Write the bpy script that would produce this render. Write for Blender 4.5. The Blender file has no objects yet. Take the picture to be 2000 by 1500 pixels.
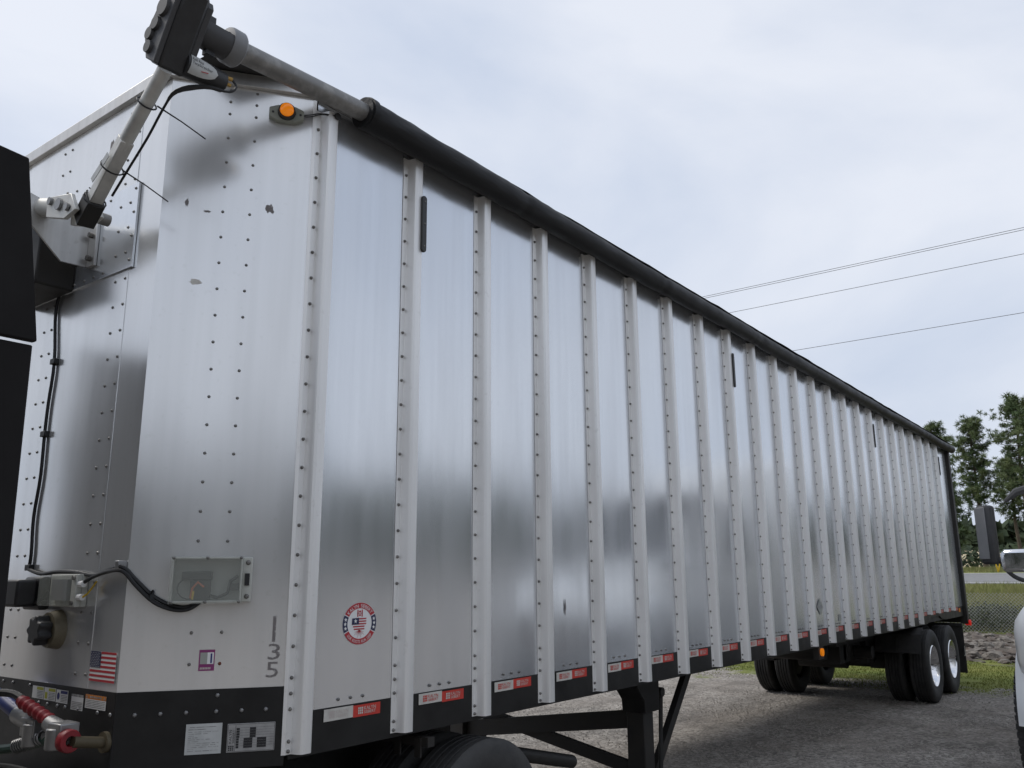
import bpy, bmesh, math, random
from mathutils import Vector, Matrix, noise
R = math.radians
rnd = random.Random(7)
sc = bpy.context.scene
C = sc.collection

# ------------------------------------------------------------------ camera
YAW, PITCH, ROLL = 0.646204507, 0.222776662, -0.00607887899
d = Vector((math.cos(PITCH)*math.cos(YAW), math.cos(PITCH)*math.sin(YAW), math.sin(PITCH)))
r_ = Vector((math.sin(YAW), -math.cos(YAW), 0)); u_ = r_.cross(d)
r2 = r_*math.cos(ROLL) + u_*math.sin(ROLL); u2 = -r_*math.sin(ROLL) + u_*math.cos(ROLL)
cam_d = bpy.data.cameras.new('camera'); cam = bpy.data.objects.new('camera', cam_d); C.objects.link(cam)
M3 = Matrix((r2, u2, -d)).transposed()
cam.matrix_world = Matrix.Translation((-2.46893462, -3.05736235, 1.85)) @ M3.to_4x4()
cam_d.sensor_width = 36; cam_d.lens = 1660.355*36/2000
cam_d.clip_start = .05; cam_d.clip_end = 3000
sc.camera = cam

# ------------------------------------------------------------------ world and sun
SUN_EL, SUN_AZ = R(52), R(112)       # azimuth measured from +X towards +Y: the far side of the trailer
W = bpy.data.worlds.new('World'); sc.world = W; W.use_nodes = True
nt = W.node_tree; nt.nodes.clear()
def N(t, kind, **kw):
    n = t.nodes.new(kind)
    for k, v in kw.items(): setattr(n, k, v)
    return n
sky = N(nt, 'ShaderNodeTexSky', sky_type='NISHITA', sun_disc=False)
sky.sun_elevation = SUN_EL; sky.sun_rotation = R(90) - SUN_AZ; sky.air_density = 1.2; sky.dust_density = 3.0
tc = N(nt, 'ShaderNodeTexCoord'); mp = N(nt, 'ShaderNodeMapping'); mp.inputs['Scale'].default_value = (1, 1, 2.2)
mp.inputs['Location'].default_value = (3.1, .7, .2)
n1 = N(nt, 'ShaderNodeTexNoise'); n1.inputs['Scale'].default_value = 1.7; n1.inputs['Detail'].default_value = 7; n1.inputs['Roughness'].default_value = .5
n1.inputs['Distortion'].default_value = .35
rp = N(nt, 'ShaderNodeValToRGB')
rp.color_ramp.elements[0].position = .36; rp.color_ramp.elements[0].color = (6.0, 6.8, 8.35, 1)
rp.color_ramp.elements[1].position = .64; rp.color_ramp.elements[1].color = (8.6, 9.0, 9.9, 1)
mx = N(nt, 'ShaderNodeMix', data_type='RGBA'); mx.inputs[0].default_value = .9
bg = N(nt, 'ShaderNodeBackground'); bg.inputs['Strength'].default_value = .1
wo = N(nt, 'ShaderNodeOutputWorld')
nt.links.new(tc.outputs['Generated'], mp.inputs['Vector']); nt.links.new(mp.outputs[0], n1.inputs['Vector'])
nt.links.new(n1.outputs[0], rp.inputs[0]); nt.links.new(sky.outputs[0], mx.inputs[6]); nt.links.new(rp.outputs[0], mx.inputs[7])
nt.links.new(mx.outputs[2], bg.inputs['Color']); nt.links.new(bg.outputs[0], wo.inputs['Surface'])
sl = bpy.data.lights.new('sun', 'SUN'); sl.energy = 1.5; sl.angle = R(20); sl.color = (1, .95, .88)
so = bpy.data.objects.new('sun', sl); C.objects.link(so)
sd = Vector((math.cos(SUN_EL)*math.cos(SUN_AZ), math.cos(SUN_EL)*math.sin(SUN_AZ), math.sin(SUN_EL)))
so.rotation_euler = sd.to_track_quat('Z', 'Y').to_euler(); so.location = sd*60
vs = sc.view_settings; vs.view_transform = 'Standard'; vs.look = 'None'; vs.exposure = 0.0; vs.gamma = 1; vs.use_curve_mapping = False
sc.render.engine = 'CYCLES'; sc.cycles.use_denoising = True; sc.cycles.max_bounces = 6; sc.cycles.transparent_max_bounces = 12
sc.cycles.sample_clamp_indirect = 6

# ------------------------------------------------------------------ materials
MAT = {}
def mat(name, col, rough=.5, metal=0., col2=None, scale=3., stretch=(1, 1, 1), lo=.35, hi=.7, rvar=.0, bump=0., bscale=60., bdist=.01,
        bstretch=None, emit=None, estr=0, spec=.5, coat=0., fine=0., fscale=200.):
    m = bpy.data.materials.new(name); m.use_nodes = True; t = m.node_tree; b = t.nodes['Principled BSDF']
    b.inputs['Metallic'].default_value = metal; b.inputs['Roughness'].default_value = rough
    b.inputs['Base Color'].default_value = (*col, 1); b.inputs['Specular IOR Level'].default_value = spec
    b.inputs['Coat Weight'].default_value = coat
    g = N(t, 'ShaderNodeNewGeometry')
    if col2 is not None or rvar or fine:
        mp = N(t, 'ShaderNodeMapping'); mp.inputs['Scale'].default_value = stretch
        nz = N(t, 'ShaderNodeTexNoise'); nz.inputs['Scale'].default_value = scale; nz.inputs['Detail'].default_value = 8; nz.inputs['Roughness'].default_value = .6
        t.links.new(g.outputs['Position'], mp.inputs[0]); t.links.new(mp.outputs[0], nz.inputs['Vector'])
        mr = N(t, 'ShaderNodeMapRange'); mr.inputs[1].default_value = lo; mr.inputs[2].default_value = hi
        t.links.new(nz.outputs[0], mr.inputs[0])
        cx = N(t, 'ShaderNodeMix', data_type='RGBA'); cx.inputs[6].default_value = (*col, 1); cx.inputs[7].default_value = (*(col2 or col), 1)
        t.links.new(mr.outputs[0], cx.inputs[0]); last = cx.outputs[2]
        if fine:
            nf = N(t, 'ShaderNodeTexNoise'); nf.inputs['Scale'].default_value = fscale; nf.inputs['Detail'].default_value = 3
            t.links.new(g.outputs['Position'], nf.inputs['Vector'])
            mf = N(t, 'ShaderNodeMapRange'); mf.inputs[1].default_value = .3; mf.inputs[2].default_value = .7; mf.inputs[3].default_value = 1-fine; mf.inputs[4].default_value = 1+fine
            t.links.new(nf.outputs[0], mf.inputs[0])
            vm = N(t, 'ShaderNodeVectorMath', operation='SCALE'); t.links.new(last, vm.inputs[0]); t.links.new(mf.outputs[0], vm.inputs['Scale']); last = vm.outputs[0]
        t.links.new(last, b.inputs['Base Color'])
        if rvar:
            rr = N(t, 'ShaderNodeMapRange'); rr.inputs[1].default_value = .3; rr.inputs[2].default_value = .7
            rr.inputs[3].default_value = rough-rvar; rr.inputs[4].default_value = rough+rvar
            t.links.new(nz.outputs[0], rr.inputs[0]); t.links.new(rr.outputs[0], b.inputs['Roughness'])
    if bump:
        bn = N(t, 'ShaderNodeTexNoise'); bn.inputs['Scale'].default_value = bscale; bn.inputs['Detail'].default_value = 5
        if bstretch:
            bm_ = N(t, 'ShaderNodeMapping'); bm_.inputs['Scale'].default_value = bstretch
            t.links.new(g.outputs['Position'], bm_.inputs[0]); t.links.new(bm_.outputs[0], bn.inputs['Vector'])
        else: t.links.new(g.outputs['Position'], bn.inputs['Vector'])
        bp = N(t, 'ShaderNodeBump'); bp.inputs['Strength'].default_value = bump; bp.inputs['Distance'].default_value = bdist
        t.links.new(bn.outputs[0], bp.inputs['Height']); t.links.new(bp.outputs[0], b.inputs['Normal'])
    if emit:
        b.inputs['Emission Color'].default_value = (*emit, 1); b.inputs['Emission Strength'].default_value = estr
    MAT[name] = m; return m

def aluminium(name, col, rough, wav, streak=.12, stain=(.30, .27, .23), stainamt=.35, metal=.86):
    """mill aluminium sheet: slightly wavy, vertically streaked, dusty specks"""
    m = bpy.data.materials.new(name); m.use_nodes = True; t = m.node_tree; b = t.nodes['Principled BSDF']
    b.inputs['Metallic'].default_value = metal
    g = N(t, 'ShaderNodeNewGeometry')
    def nz(stretch, scale, detail=5, ro=.55):
        mp = N(t, 'ShaderNodeMapping'); mp.inputs['Scale'].default_value = stretch
        n = N(t, 'ShaderNodeTexNoise'); n.inputs['Scale'].default_value = scale; n.inputs['Detail'].default_value = detail; n.inputs['Roughness'].default_value = ro
        t.links.new(g.outputs['Position'], mp.inputs[0]); t.links.new(mp.outputs[0], n.inputs['Vector']); return n.outputs[0]
    def rng(src, a, b_, c, d_):
        r = N(t, 'ShaderNodeMapRange'); r.inputs[1].default_value = a; r.inputs[2].default_value = b_; r.inputs[3].default_value = c; r.inputs[4].default_value = d_
        t.links.new(src, r.inputs[0]); return r.outputs[0]
    st = nz((14, 14, .5), 1.3, 3)
    v = rng(st, .3, .7, 1-streak, 1+streak*.6)
    base = N(t, 'ShaderNodeVectorMath', operation='SCALE'); base.inputs[0].default_value = col; t.links.new(v, base.inputs['Scale'])
    sp = nz((1, 1, 1), 30, 2, .5); spf = rng(sp, .64, .80, 0, stainamt)
    big = nz((5, 5, .8), .9, 2, .5); bf = rng(big, .45, .85, 0, stainamt)
    mxx = N(t, 'ShaderNodeMath', operation='MAXIMUM'); t.links.new(spf, mxx.inputs[0]); t.links.new(bf, mxx.inputs[1])
    cm = N(t, 'ShaderNodeMix', data_type='RGBA'); cm.inputs[7].default_value = (*stain, 1)
    t.links.new(mxx.outputs[0], cm.inputs[0]); t.links.new(base.outputs[0], cm.inputs[6]); t.links.new(cm.outputs[2], b.inputs['Base Color'])
    t.links.new(rng(big, .3, .75, rough-.03, rough+.06), b.inputs['Roughness'])
    bn = nz((.9, .9, .55), 1.6, 2); bp = N(t, 'ShaderNodeBump'); bp.inputs['Strength'].default_value = wav; bp.inputs['Distance'].default_value = .02
    t.links.new(bn, bp.inputs['Height'])
    t.links.new(bp.outputs[0], b.inputs['Normal'])
    MAT[name] = m; return m

aluminium('alu_sheet', (.72, .742, .77), .18, .14, .03, stainamt=.10, metal=.77)
aluminium('alu_front', (.77, .775, .775), .20, .14, .035, stainamt=.12, metal=.66)
aluminium('alu_post', (.84, .835, .82), .40, .08, .05, stainamt=.18, metal=.5)
aluminium('alu_trim', (.60, .59, .57), .42, .10)
mat('rivet', (.16, .155, .15), .45, .8, (.26, .25, .23), 30)
mat('rivet_rust', (.16, .05, .03), .6, .3)
mat('black_paint', (.007, .007, .0075), .45, 0, (.016, .0155, .0145), 6, spec=.35, rvar=.1, bump=.15, bscale=120, bdist=.002)
mat('black_frame', (.010, .010, .010), .62, 0, (.026, .022, .018), 5, rvar=.1)
mat('black_plastic', (.018, .018, .019), .48, 0, (.03, .03, .031), 12, bump=.2, bscale=300, bdist=.001)
mat('grey_plastic', (.045, .045, .047), .55, 0, (.06, .06, .062), 12, bump=.2, bscale=300, bdist=.001)
mat('tarp', (.006, .006, .0065), .52, 0, (.012, .012, .0125), 5, spec=.3, rvar=.1, bump=.3, bscale=6, bdist=.02, bstretch=(.6, 3, 3))
mat('roof_tarp', (.03, .03, .032), .55, 0, (.05, .05, .05), 3)
mat('galv', (.50, .49, .46), .5, .5, (.66, .65, .61), 14, rvar=.12, bump=.2, bscale=60, bdist=.002, stretch=(1, 1, 1))
mat('dark_pipe', (.22, .215, .205), .5, .6, (.40, .39, .37), 16, rvar=.1, lo=.45, hi=.75)
mat('white_steel', (.62, .61, .57), .42, .2, (.40, .38, .33), 14, lo=.55, hi=.75)
mat('olive_plastic', (.24, .25, .21), .6, 0, (.30, .31, .27), 20)
mat('amber', (.85, .22, .01), .15, 0, emit=(1, .28, .01), estr=.35)
mat('plate_dark', (.10, .10, .10), .5, .2)
mat('amber_dull', (.55, .17, .02), .3, 0, emit=(1, .3, .02), estr=.08)
mat('red_lens', (.5, .01, .012), .2, 0, emit=(1, .03, .02), estr=.25)
mat('rubber', (.016, .016, .016), .75, 0, (.035, .033, .031), 8, bump=.3, bscale=140, bdist=.003)
mat('rubber_worn', (.030, .030, .030), .72, 0, (.055, .053, .05), 7, bump=.4, bscale=90, bdist=.004)
mat('chrome', (.82, .82, .83), .12, 1.0, (.7, .7, .7), 6, rvar=.05)
mat('tape_white', (.60, .58, .53), .4, 0, (.48, .46, .42), 20)
mat('tape_red', (.58, .045, .03), .38, 0, (.48, .035, .025), 16)
mat('print_white', (.75, .75, .74), .5)
mat('print_paper', (.52, .53, .52), .55, 0, (.42, .43, .42), 14)
mat('print_grey', (.22, .22, .215), .55, 0, (.42, .42, .41), 40, lo=.45, hi=.62)
mat('print_faded', (.50, .44, .41), .5)
mat('print_black', (.02, .02, .022), .5)
mat('print_red', (.42, .025, .035), .45)
mat('print_navy', (.015, .02, .07), .45)
mat('print_yellow', (.46, .46, .05), .5)
mat('print_blue', (.03, .035, .16), .5)
mat('print_orange', (.55, .19, .03), .5)
mat('print_purple', (.22, .03, .14), .5)
mat('print_ash', (.33, .34, .31), .5)
mat('plate_alu', (.42, .42, .42), .42, .5, (.3, .3, .3), 30)
mat('paint_grey', (.17, .155, .15), .7, 0, (.34, .33, .32), 90, lo=.56, hi=.68)
mat('box_plastic', (.52, .53, .49), .45, 0, (.42, .42, .38), 14)
mat('tan_plastic', (.13, .11, .07), .6, 0, (.20, .175, .12), 20)
mat('cable', (.010, .010, .011), .5)
mat('wire_yellow', (.55, .36, .02), .5); mat('wire_orange', (.5, .12, .04), .5)
mat('hose_green', (.02, .055, .04), .45); mat('hose_blue', (.015, .03, .16), .45)
mat('grip_red', (.24, .010, .018), .5, 0, (.16, .008, .012), 20)
mat('cast_metal', (.26, .26, .26), .42, .7, (.3, .3, .3), 30, rvar=.1)
mat('brass', (.5, .32, .1), .4, .8); mat('dull_brass', (.10, .082, .05), .6, .3)
mat('white_paint', (.78, .79, .79), .22, 0, (.72, .73, .73), 2, coat=.5)
mat('dark_trim', (.03, .031, .033), .5, 0, (.045, .045, .046), 10)
mat('grey_trim', (.18, .185, .19), .42, 0, (.22, .22, .225), 6)
mat('extender', (.013, .012, .012), .85, 0, (.017, .016, .016), 5, spec=.2)
mat('glass_dark', (.02, .025, .03), .06, 0, spec=.8)
mat('rock', (.10, .088, .075), .9, 0, (.27, .24, .205), 7, bump=.6, bscale=14, bdist=.05, fine=.25, fscale=40)
mat('rock_dark', (.075, .06, .05), .95, 0, (.17, .14, .115), 4, bump=.6, bscale=14, bdist=.05, fine=.25, fscale=40)
mat('stone_chip', (.18, .165, .148), .9, 0, (.42, .385, .34), 45, fine=.2, fscale=60)
mat('grass_blade', (.13, .17, .026), .75, 0, (.22, .22, .05), 1.5)
mat('tall_grass', (.16, .18, .05), .8, 0, (.27, .245, .11), .5)
mat('pine_needles', (.055, .095, .034), .75, 0, (.125, .15, .05), .9)
mat('shrub_leaf', (.022, .034, .016), .75, 0, (.05, .06, .02), 2)
mat('bark', (.075, .055, .042), .95, 0, (.14, .11, .085), 4, stretch=(1, 1, .3), bump=.7, bscale=12, bdist=.05)
mat('far_wood', (.025, .04, .02), .9, 0, (.045, .065, .025), .12)
mat('asphalt', (.20, .20, .20), .85, 0, (.25, .25, .245), 2, fine=.12, fscale=30)
mat('road_paint', (.78, .78, .75), .6)
mat('sand', (.55, .46, .30), .95, 0, (.26, .22, .12), .25, fine=.1, fscale=2)
mat('fence_wire', (.42, .42, .40), .55, .3)
mat('marker_yellow', (.75, .48, .02), .4)
mat('wood_pole', (.11, .085, .06), .9, 0, (.17, .13, .1), 5, stretch=(1, 1, .1))
mat('conductor', (.16, .155, .15), .5, .5)

def clear_mat(name, tint, keep):
    m = bpy.data.materials.new(name); m.use_nodes = True; t = m.node_tree; b = t.nodes['Principled BSDF']
    b.inputs['Base Color'].default_value = (*tint, 1); b.inputs['Roughness'].default_value = .22
    tr = N(t, 'ShaderNodeBsdfTransparent'); ms = N(t, 'ShaderNodeMixShader'); ms.inputs[0].default_value = keep
    t.links.new(tr.outputs[0], ms.inputs[1]); t.links.new(b.outputs[0], ms.inputs[2]); t.links.new(ms.outputs[0], t.nodes['Material Output'].inputs['Surface'])
    MAT[name] = m
clear_mat('clear_plastic', (.50, .52, .47), .20)

def ground_mat():
    m = bpy.data.materials.new('ground'); m.use_nodes = True; t = m.node_tree; b = t.nodes['Principled BSDF']
    b.inputs['Roughness'].default_value = .95; b.inputs['Specular IOR Level'].default_value = .2
    g = N(t, 'ShaderNodeNewGeometry')
    def nz(scale, detail=6, ro=.6, stretch=(1, 1, 1)):
        mp = N(t, 'ShaderNodeMapping'); mp.inputs['Scale'].default_value = stretch
        n = N(t, 'ShaderNodeTexNoise'); n.inputs['Scale'].default_value = scale; n.inputs['Detail'].default_value = detail; n.inputs['Roughness'].default_value = ro
        t.links.new(g.outputs['Position'], mp.inputs[0]); t.links.new(mp.outputs[0], n.inputs['Vector']); return n.outputs[0]
    def rng(s, a, b_, c=0, d_=1):
        r = N(t, 'ShaderNodeMapRange'); r.inputs[1].default_value = a; r.inputs[2].default_value = b_; r.inputs[3].default_value = c; r.inputs[4].default_value = d_
        t.links.new(s, r.inputs[0]); return r.outputs[0]
    def mix(f, a, b_):
        c = N(t, 'ShaderNodeMix', data_type='RGBA')
        t.links.new(f, c.inputs[0])
        for i, v in ((6, a), (7, b_)):
            if isinstance(v, tuple): c.inputs[i].default_value = (*v, 1)
            else: t.links.new(v, c.inputs[i])
        return c.outputs[2]
    # gravel
    vo = N(t, 'ShaderNodeTexVoronoi'); vo.inputs['Scale'].default_value = 30; t.links.new(g.outputs['Position'], vo.inputs['Vector'])
    vo2 = N(t, 'ShaderNodeTexVoronoi'); vo2.inputs['Scale'].default_value = 95; t.links.new(g.outputs['Position'], vo2.inputs['Vector'])
    bw = N(t, 'ShaderNodeRGBToBW'); t.links.new(vo.outputs['Color'], bw.inputs[0])
    bw2 = N(t, 'ShaderNodeRGBToBW'); t.links.new(vo2.outputs['Color'], bw2.inputs[0])
    dirt = mix(rng(nz(.55, 8), .35, .65), (.195, .168, .142), (.31, .275, .238))
    stones = mix(rng(bw.outputs[0], .2, .8), (.155, .142, .128), (.46, .425, .38))
    sf = rng(nz(.8, 7, .65), .36, .6, .35, .95)
    gr = mix(sf, dirt, stones)
    gr = mix(rng(bw2.outputs[0], .6, .95, 0, .35), gr, (.42, .395, .36))
    gr = mix(rng(nz(3.2, 6, .6, (.35, 1, 1)), .52, .7, 0, .55), gr, (.12, .108, .095))
    # grass
    ga = mix(rng(nz(.5, 7), .35, .68), (.13, .17, .03), (.22, .22, .06))
    ga = mix(rng(nz(9, 4), .5, .75, 0, .4), ga, (.06, .08, .02))
    ga = mix(rng(nz(.35, 5), .62, .72, 0, .8), ga, (.17, .125, .085))
    # where grass grows: beyond a wandering line behind the trailer
    sp = N(t, 'ShaderNodeSeparateXYZ'); t.links.new(g.outputs['Position'], sp.inputs[0])
    ed = rng(nz(.55, 9, .68), .25, .75, -2.2, 2.2)
    ad = N(t, 'ShaderNodeMath', operation='ADD'); t.links.new(sp.outputs[0], ad.inputs[0]); t.links.new(ed, ad.inputs[1])
    ym = N(t, 'ShaderNodeMath', operation='MULTIPLY_ADD'); ym.inputs[1].default_value = -.14; yc = N(t, 'ShaderNodeMath', operation='MAXIMUM'); yc.inputs[1].default_value = -5; t.links.new(sp.outputs[1], yc.inputs[0]); t.links.new(yc.outputs[0], ym.inputs[0]); t.links.new(ad.outputs[0], ym.inputs[2])
    f0 = rng(ym.outputs[0], 13.3, 13.9); yk = rng(sp.outputs[1], -11, -8); mu = N(t, 'ShaderNodeMath', operation='MULTIPLY'); t.links.new(f0, mu.inputs[0]); t.links.new(yk, mu.inputs[1]); f = mu.outputs[0]
    rb0 = rng(ad.outputs[0], 18.0, 18.8); rb1 = rng(ad.outputs[0], 29.6, 28.6); rbm = N(t, 'ShaderNodeMath', operation='MULTIPLY'); t.links.new(rb0, rbm.inputs[0]); t.links.new(rb1, rbm.inputs[1])
    ga = mix(rbm.outputs[0], ga, mix(rng(nz(7, 7, .7), .35, .65), (.05, .042, .034), (.17, .148, .122)))
    vv = rng(nz(1.1, 6, .65), .3, .7, .68, 1.22); sc_ = N(t, 'ShaderNodeVectorMath', operation='SCALE'); t.links.new(gr, sc_.inputs[0]); t.links.new(vv, sc_.inputs['Scale'])
    col = mix(f, sc_.outputs[0], ga)
    t.links.new(col, b.inputs['Base Color'])
    bp = N(t, 'ShaderNodeBump'); bp.inputs['Strength'].default_value = .9; bp.inputs['Distance'].default_value = .025
    hs = N(t, 'ShaderNodeMath', operation='MULTIPLY_ADD'); hs.inputs[1].default_value = -.5
    t.links.new(vo.outputs['Distance'], hs.inputs[0]); t.links.new(nz(6, 8, .7), hs.inputs[2])
    t.links.new(hs.outputs[0], bp.inputs['Height']); t.links.new(bp.outputs[0], b.inputs['Normal'])
    MAT['ground'] = m
ground_mat()

# ------------------------------------------------------------------ mesh helpers
WP = {}                                     # world position of every parent
class MB:
    def __init__(s): s.v = []; s.f = []
    def add(s, v, f):
        k = len(s.v); s.v += [Vector(p) for p in v]; s.f += [tuple(i+k for i in q) for q in f]; return s
    def box(s, x0, x1, y0, y1, z0, z1, fr=None):
        P = [(x, y, z) for z in (z0, z1) for y in (y0, y1) for x in (x0, x1)]
        if fr: P = [fr(*p) for p in P]
        return s.add(P, [(0, 2, 3, 1), (4, 5, 7, 6), (0, 1, 5, 4), (2, 6, 7, 3), (0, 4, 6, 2), (1, 3, 7, 5)])
    def bar(s, a, b, w, h, up=(0, 0, 1)):
        a = Vector(a); b = Vector(b); z = (b-a).normalized(); x = z.cross(Vector(up))
        if x.length < 1e-4: x = z.cross(Vector((1, 0, 0)))
        x.normalize(); y = z.cross(x)
        P = [p + x*(i*w/2) + y*(j*h/2) for p in (a, b) for i, j in ((-1, -1), (1, -1), (1, 1), (-1, 1))]
        return s.add(P, [(3, 2, 1, 0), (4, 5, 6, 7), (0, 1, 5, 4), (1, 2, 6, 5), (2, 3, 7, 6), (3, 0, 4, 7)])
    def cyl(s, a, b, r0, r1=None, n=14, caps=True):
        r1 = r0 if r1 is None else r1
        return s.sweep([a, b], [r0, r1], n, caps)
    def sweep(s, pts, rad, n=8, caps=True):
        pts = [Vector(p) for p in pts]; m = len(pts)
        if not isinstance(rad, (list, tuple)): rad = [rad]*m
        t0 = (pts[1]-pts[0]).normalized(); x = t0.orthogonal().normalized(); V = []
        for i, p in enumerate(pts):
            t = (pts[min(i+1, m-1)] - pts[max(i-1, 0)]).normalized()
            x = (x - t*x.dot(t)).normalized(); y = t.cross(x)
            V += [p + (x*math.cos(a) + y*math.sin(a))*rad[i] for a in (2*math.pi*k/n for k in range(n))]
        F = [(i*n+k, i*n+(k+1) % n, (i+1)*n+(k+1) % n, (i+1)*n+k) for i in range(m-1) for k in range(n)]
        if caps: F += [tuple(range(n-1, -1, -1)), tuple((m-1)*n+k for k in range(n))]
        return s.add(V, F)
    def ext(s, poly, vec):
        vec = Vector(vec); P = [Vector(p) for p in poly]; n = len(P)
        F = [tuple(range(n-1, -1, -1)), tuple(range(n, 2*n))] + [(i, (i+1) % n, n+(i+1) % n, n+i) for i in range(n)]
        return s.add(P + [p+vec for p in P], F)
    def lathe(s, prof, c, ax='y', n=32, closed=False):
        c = Vector(c); V = []
        for r, h in prof:
            for k in range(n):
                a = 2*math.pi*k/n; p, q = r*math.cos(a), r*math.sin(a)
                V.append(c + Vector({'x': (h, p, q), 'y': (p, h, q), 'z': (p, q, h)}[ax]))
        m = len(prof); F = []
        for i in range(m if closed else m-1):
            j = (i+1) % m
            F += [(i*n+k, i*n+(k+1) % n, j*n+(k+1) % n, j*n+k) for k in range(n)]
        return s.add(V, F)
    def poly(s, pts): return s.add(pts, [tuple(range(len(pts)))])
    def mesh(s, name, center=True, smooth=35):
        o = Vector((0, 0, 0))
        if center and s.v:
            lo = Vector([min(p[i] for p in s.v) for i in range(3)]); hi = Vector([max(p[i] for p in s.v) for i in range(3)]); o = (lo+hi)/2
        me = bpy.data.meshes.new(name); me.from_pydata([p-o for p in s.v], [], s.f); me.update()
        b = bmesh.new(); b.from_mesh(me); bmesh.ops.recalc_face_normals(b, faces=b.faces); b.to_mesh(me); b.free()
        if smooth: me.shade_smooth(); me.set_sharp_from_angle(angle=R(smooth))
        return me, o
def put(name, me, parent, world, m=None, rot=None, label=None):
    if m is not None and not me.materials: me.materials.append(MAT[m])
    o = bpy.data.objects.new(name, me); C.objects.link(o)
    world = Vector(world); WP[o.name] = world
    if parent is not None: o.parent = parent; o.location = world - WP[parent.name]
    else: o.location = world
    if rot: o.rotation_euler = rot
    if label: o['label'] = label
    return o
def obj(name, mb, m, parent=None, smooth=35, bevel=0, label=None, kind=None):
    me, o = mb.mesh(name, True, smooth); ob = put(name, me, parent, o, m, None, label)
    if bevel:
        bv = ob.modifiers.new('bevel', 'BEVEL'); bv.width = bevel; bv.segments = 2; bv.limit_method = 'ANGLE'; bv.angle_limit = R(50)
    if kind: ob['kind'] = kind
    return ob
def thing(name, loc, label, cat, group=None):
    o = bpy.data.objects.new(name, None); C.objects.link(o); o.location = loc; o.empty_display_size = .2
    WP[o.name] = Vector(loc); return tag(o, label, cat, group)
def tag(o, label, cat, group=None):
    o['label'] = label; o['category'] = cat
    if group: o['group'] = group
    return o
def struct(o): o['kind'] = 'structure'; return o

TXT = {}
def text2d(s, size=1., shear=0, align='LEFT'):
    key = (s, shear, align)
    if key not in TXT:
        cu = bpy.data.curves.new('t', 'FONT'); cu.body = s; cu.resolution_u = 2; cu.align_x = align; cu.shear = shear
        o = bpy.data.objects.new('t', cu); C.objects.link(o)
        bpy.context.view_layer.update()
        me = bpy.data.meshes.new_from_object(o.evaluated_get(bpy.context.evaluated_depsgraph_get()))
        TXT[key] = ([(v.co.x, v.co.y) for v in me.vertices], [tuple(p.vertices) for p in me.polygons])
        bpy.data.objects.remove(o); bpy.data.curves.remove(cu); bpy.data.meshes.remove(me)
    v, f = TXT[key]; return [(x*size, y*size) for x, y in v], f
def text_fit(mb, s, x0, x1, z0, z1, fr, off):
    """lettering stretched into a rectangle of a surface frame fr(u, off, z)"""
    v, f = text2d(s)
    ax, bx = min(p[0] for p in v), max(p[0] for p in v); ay, by = min(p[1] for p in v), max(p[1] for p in v)
    mb.add([fr(x0+(x-ax)/(bx-ax)*(x1-x0), off, z0+(y-ay)/(by-ay)*(z1-z0)) for x, y in v], f)
def rect(mb, x0, x1, z0, z1, fr, off, dz=0):
    return mb.add([fr(x0, off, z0), fr(x1, off, z0+dz), fr(x1, off, z1+dz), fr(x0, off, z1)], [(0, 1, 2, 3)])

# surface frames of the trailer: fr(along, off, z), off = metres out of the surface
E0 = Vector((-.549, .393, 0)); TV = Vector((.801, -.599, 0)); NV = Vector((-.599, -.801, 0))
SD = lambda x, off, z: Vector((x, -off, z))
FR = lambda y, off, z: Vector((-.55-off, y, z))
CH = lambda u, off, z: E0 + TV*u + NV*off + Vector((0, 0, z))
S = .605326; NP = 24; X0 = -.0145; XE = 15.0; WID = 2.44; ZB = 1.289; ZT = 4.165

# ================================================================== SETTING
def ground_z(x, y):
    if x < 30: z = 0
    elif x < 62: z = 1.15*((x-30)/32)**1.3
    elif x < 74: z = 1.15 + .75*(x-62)/12
    elif x < 95: z = 1.9 + .5*(x-74)/21
    else: z = 2.4 + .008*(x-95)
    return z
xs = [-600, -200, -60, -20] + [x for x in range(-10, 30, 4)] + [30+i*2 for i in range(0, 33)] + [100, 120, 150, 200, 300, 600, 1500]
ys = [-900, -300, -100, -40, -20, -10, -4, 0, 4, 10, 20, 40, 100, 300, 900]
g = MB()
for x in xs:
    for y in ys: g.v.append(Vector((x, y, ground_z(x, y))))
ny = len(ys); g.f = [(i*ny+j, (i+1)*ny+j, (i+1)*ny+j+1, i*ny+j+1) for i in range(len(xs)-1) for j in range(ny-1)]
me, o_ = g.mesh('ground', False); struct(put('ground', me, None, (0, 0, 0), 'ground'))

# road across the far field, with its edge lines
rd = MB(); ZR = lambda x: ground_z(x, 0) + .02
rd.add([(62.4, -400, ZR(62.4)), (73.6, -400, ZR(73.6)), (73.6, 400, ZR(73.6)), (62.4, 400, ZR(62.4))], [(0, 1, 2, 3)])
road = struct(obj('road', rd, 'asphalt'))
for xa, xb in ((62.9, 63.15), (72.9, 73.2)):
    ml = MB(); ml.add([(xa, -400, ZR(xa)+.03), (xb, -400, ZR(xb)+.03), (xb, 400, ZR(xb)+.03), (xa, 400, ZR(xa)+.03)], [(0, 1, 2, 3)])
    obj('edge_line', ml, 'road_paint', road)

# pale sandy bank behind the pines
sb = MB(); sv = []
for i in range(60):
    y = -120 + i*6
    h = 2.6 + 1.5*noise.noise(Vector((y*.03, 0, 3))) + .5*noise.noise(Vector((y*.2, 1, 3)))
    sv.append([(150, y, 2.2), (158+3*noise.noise(Vector((y*.1, 5, 0))), y, 2.6+h*.6), (168, y, 2.8+h), (200, y, 3+h)])
for r0 in sv: sb.v += [Vector(p) for p in r0]
sb.f = [(i*4+j, (i+1)*4+j, (i+1)*4+j+1, i*4+j+1) for i in range(59) for j in range(3)]
struct(obj('sandy_bank', sb, 'sand'))

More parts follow.
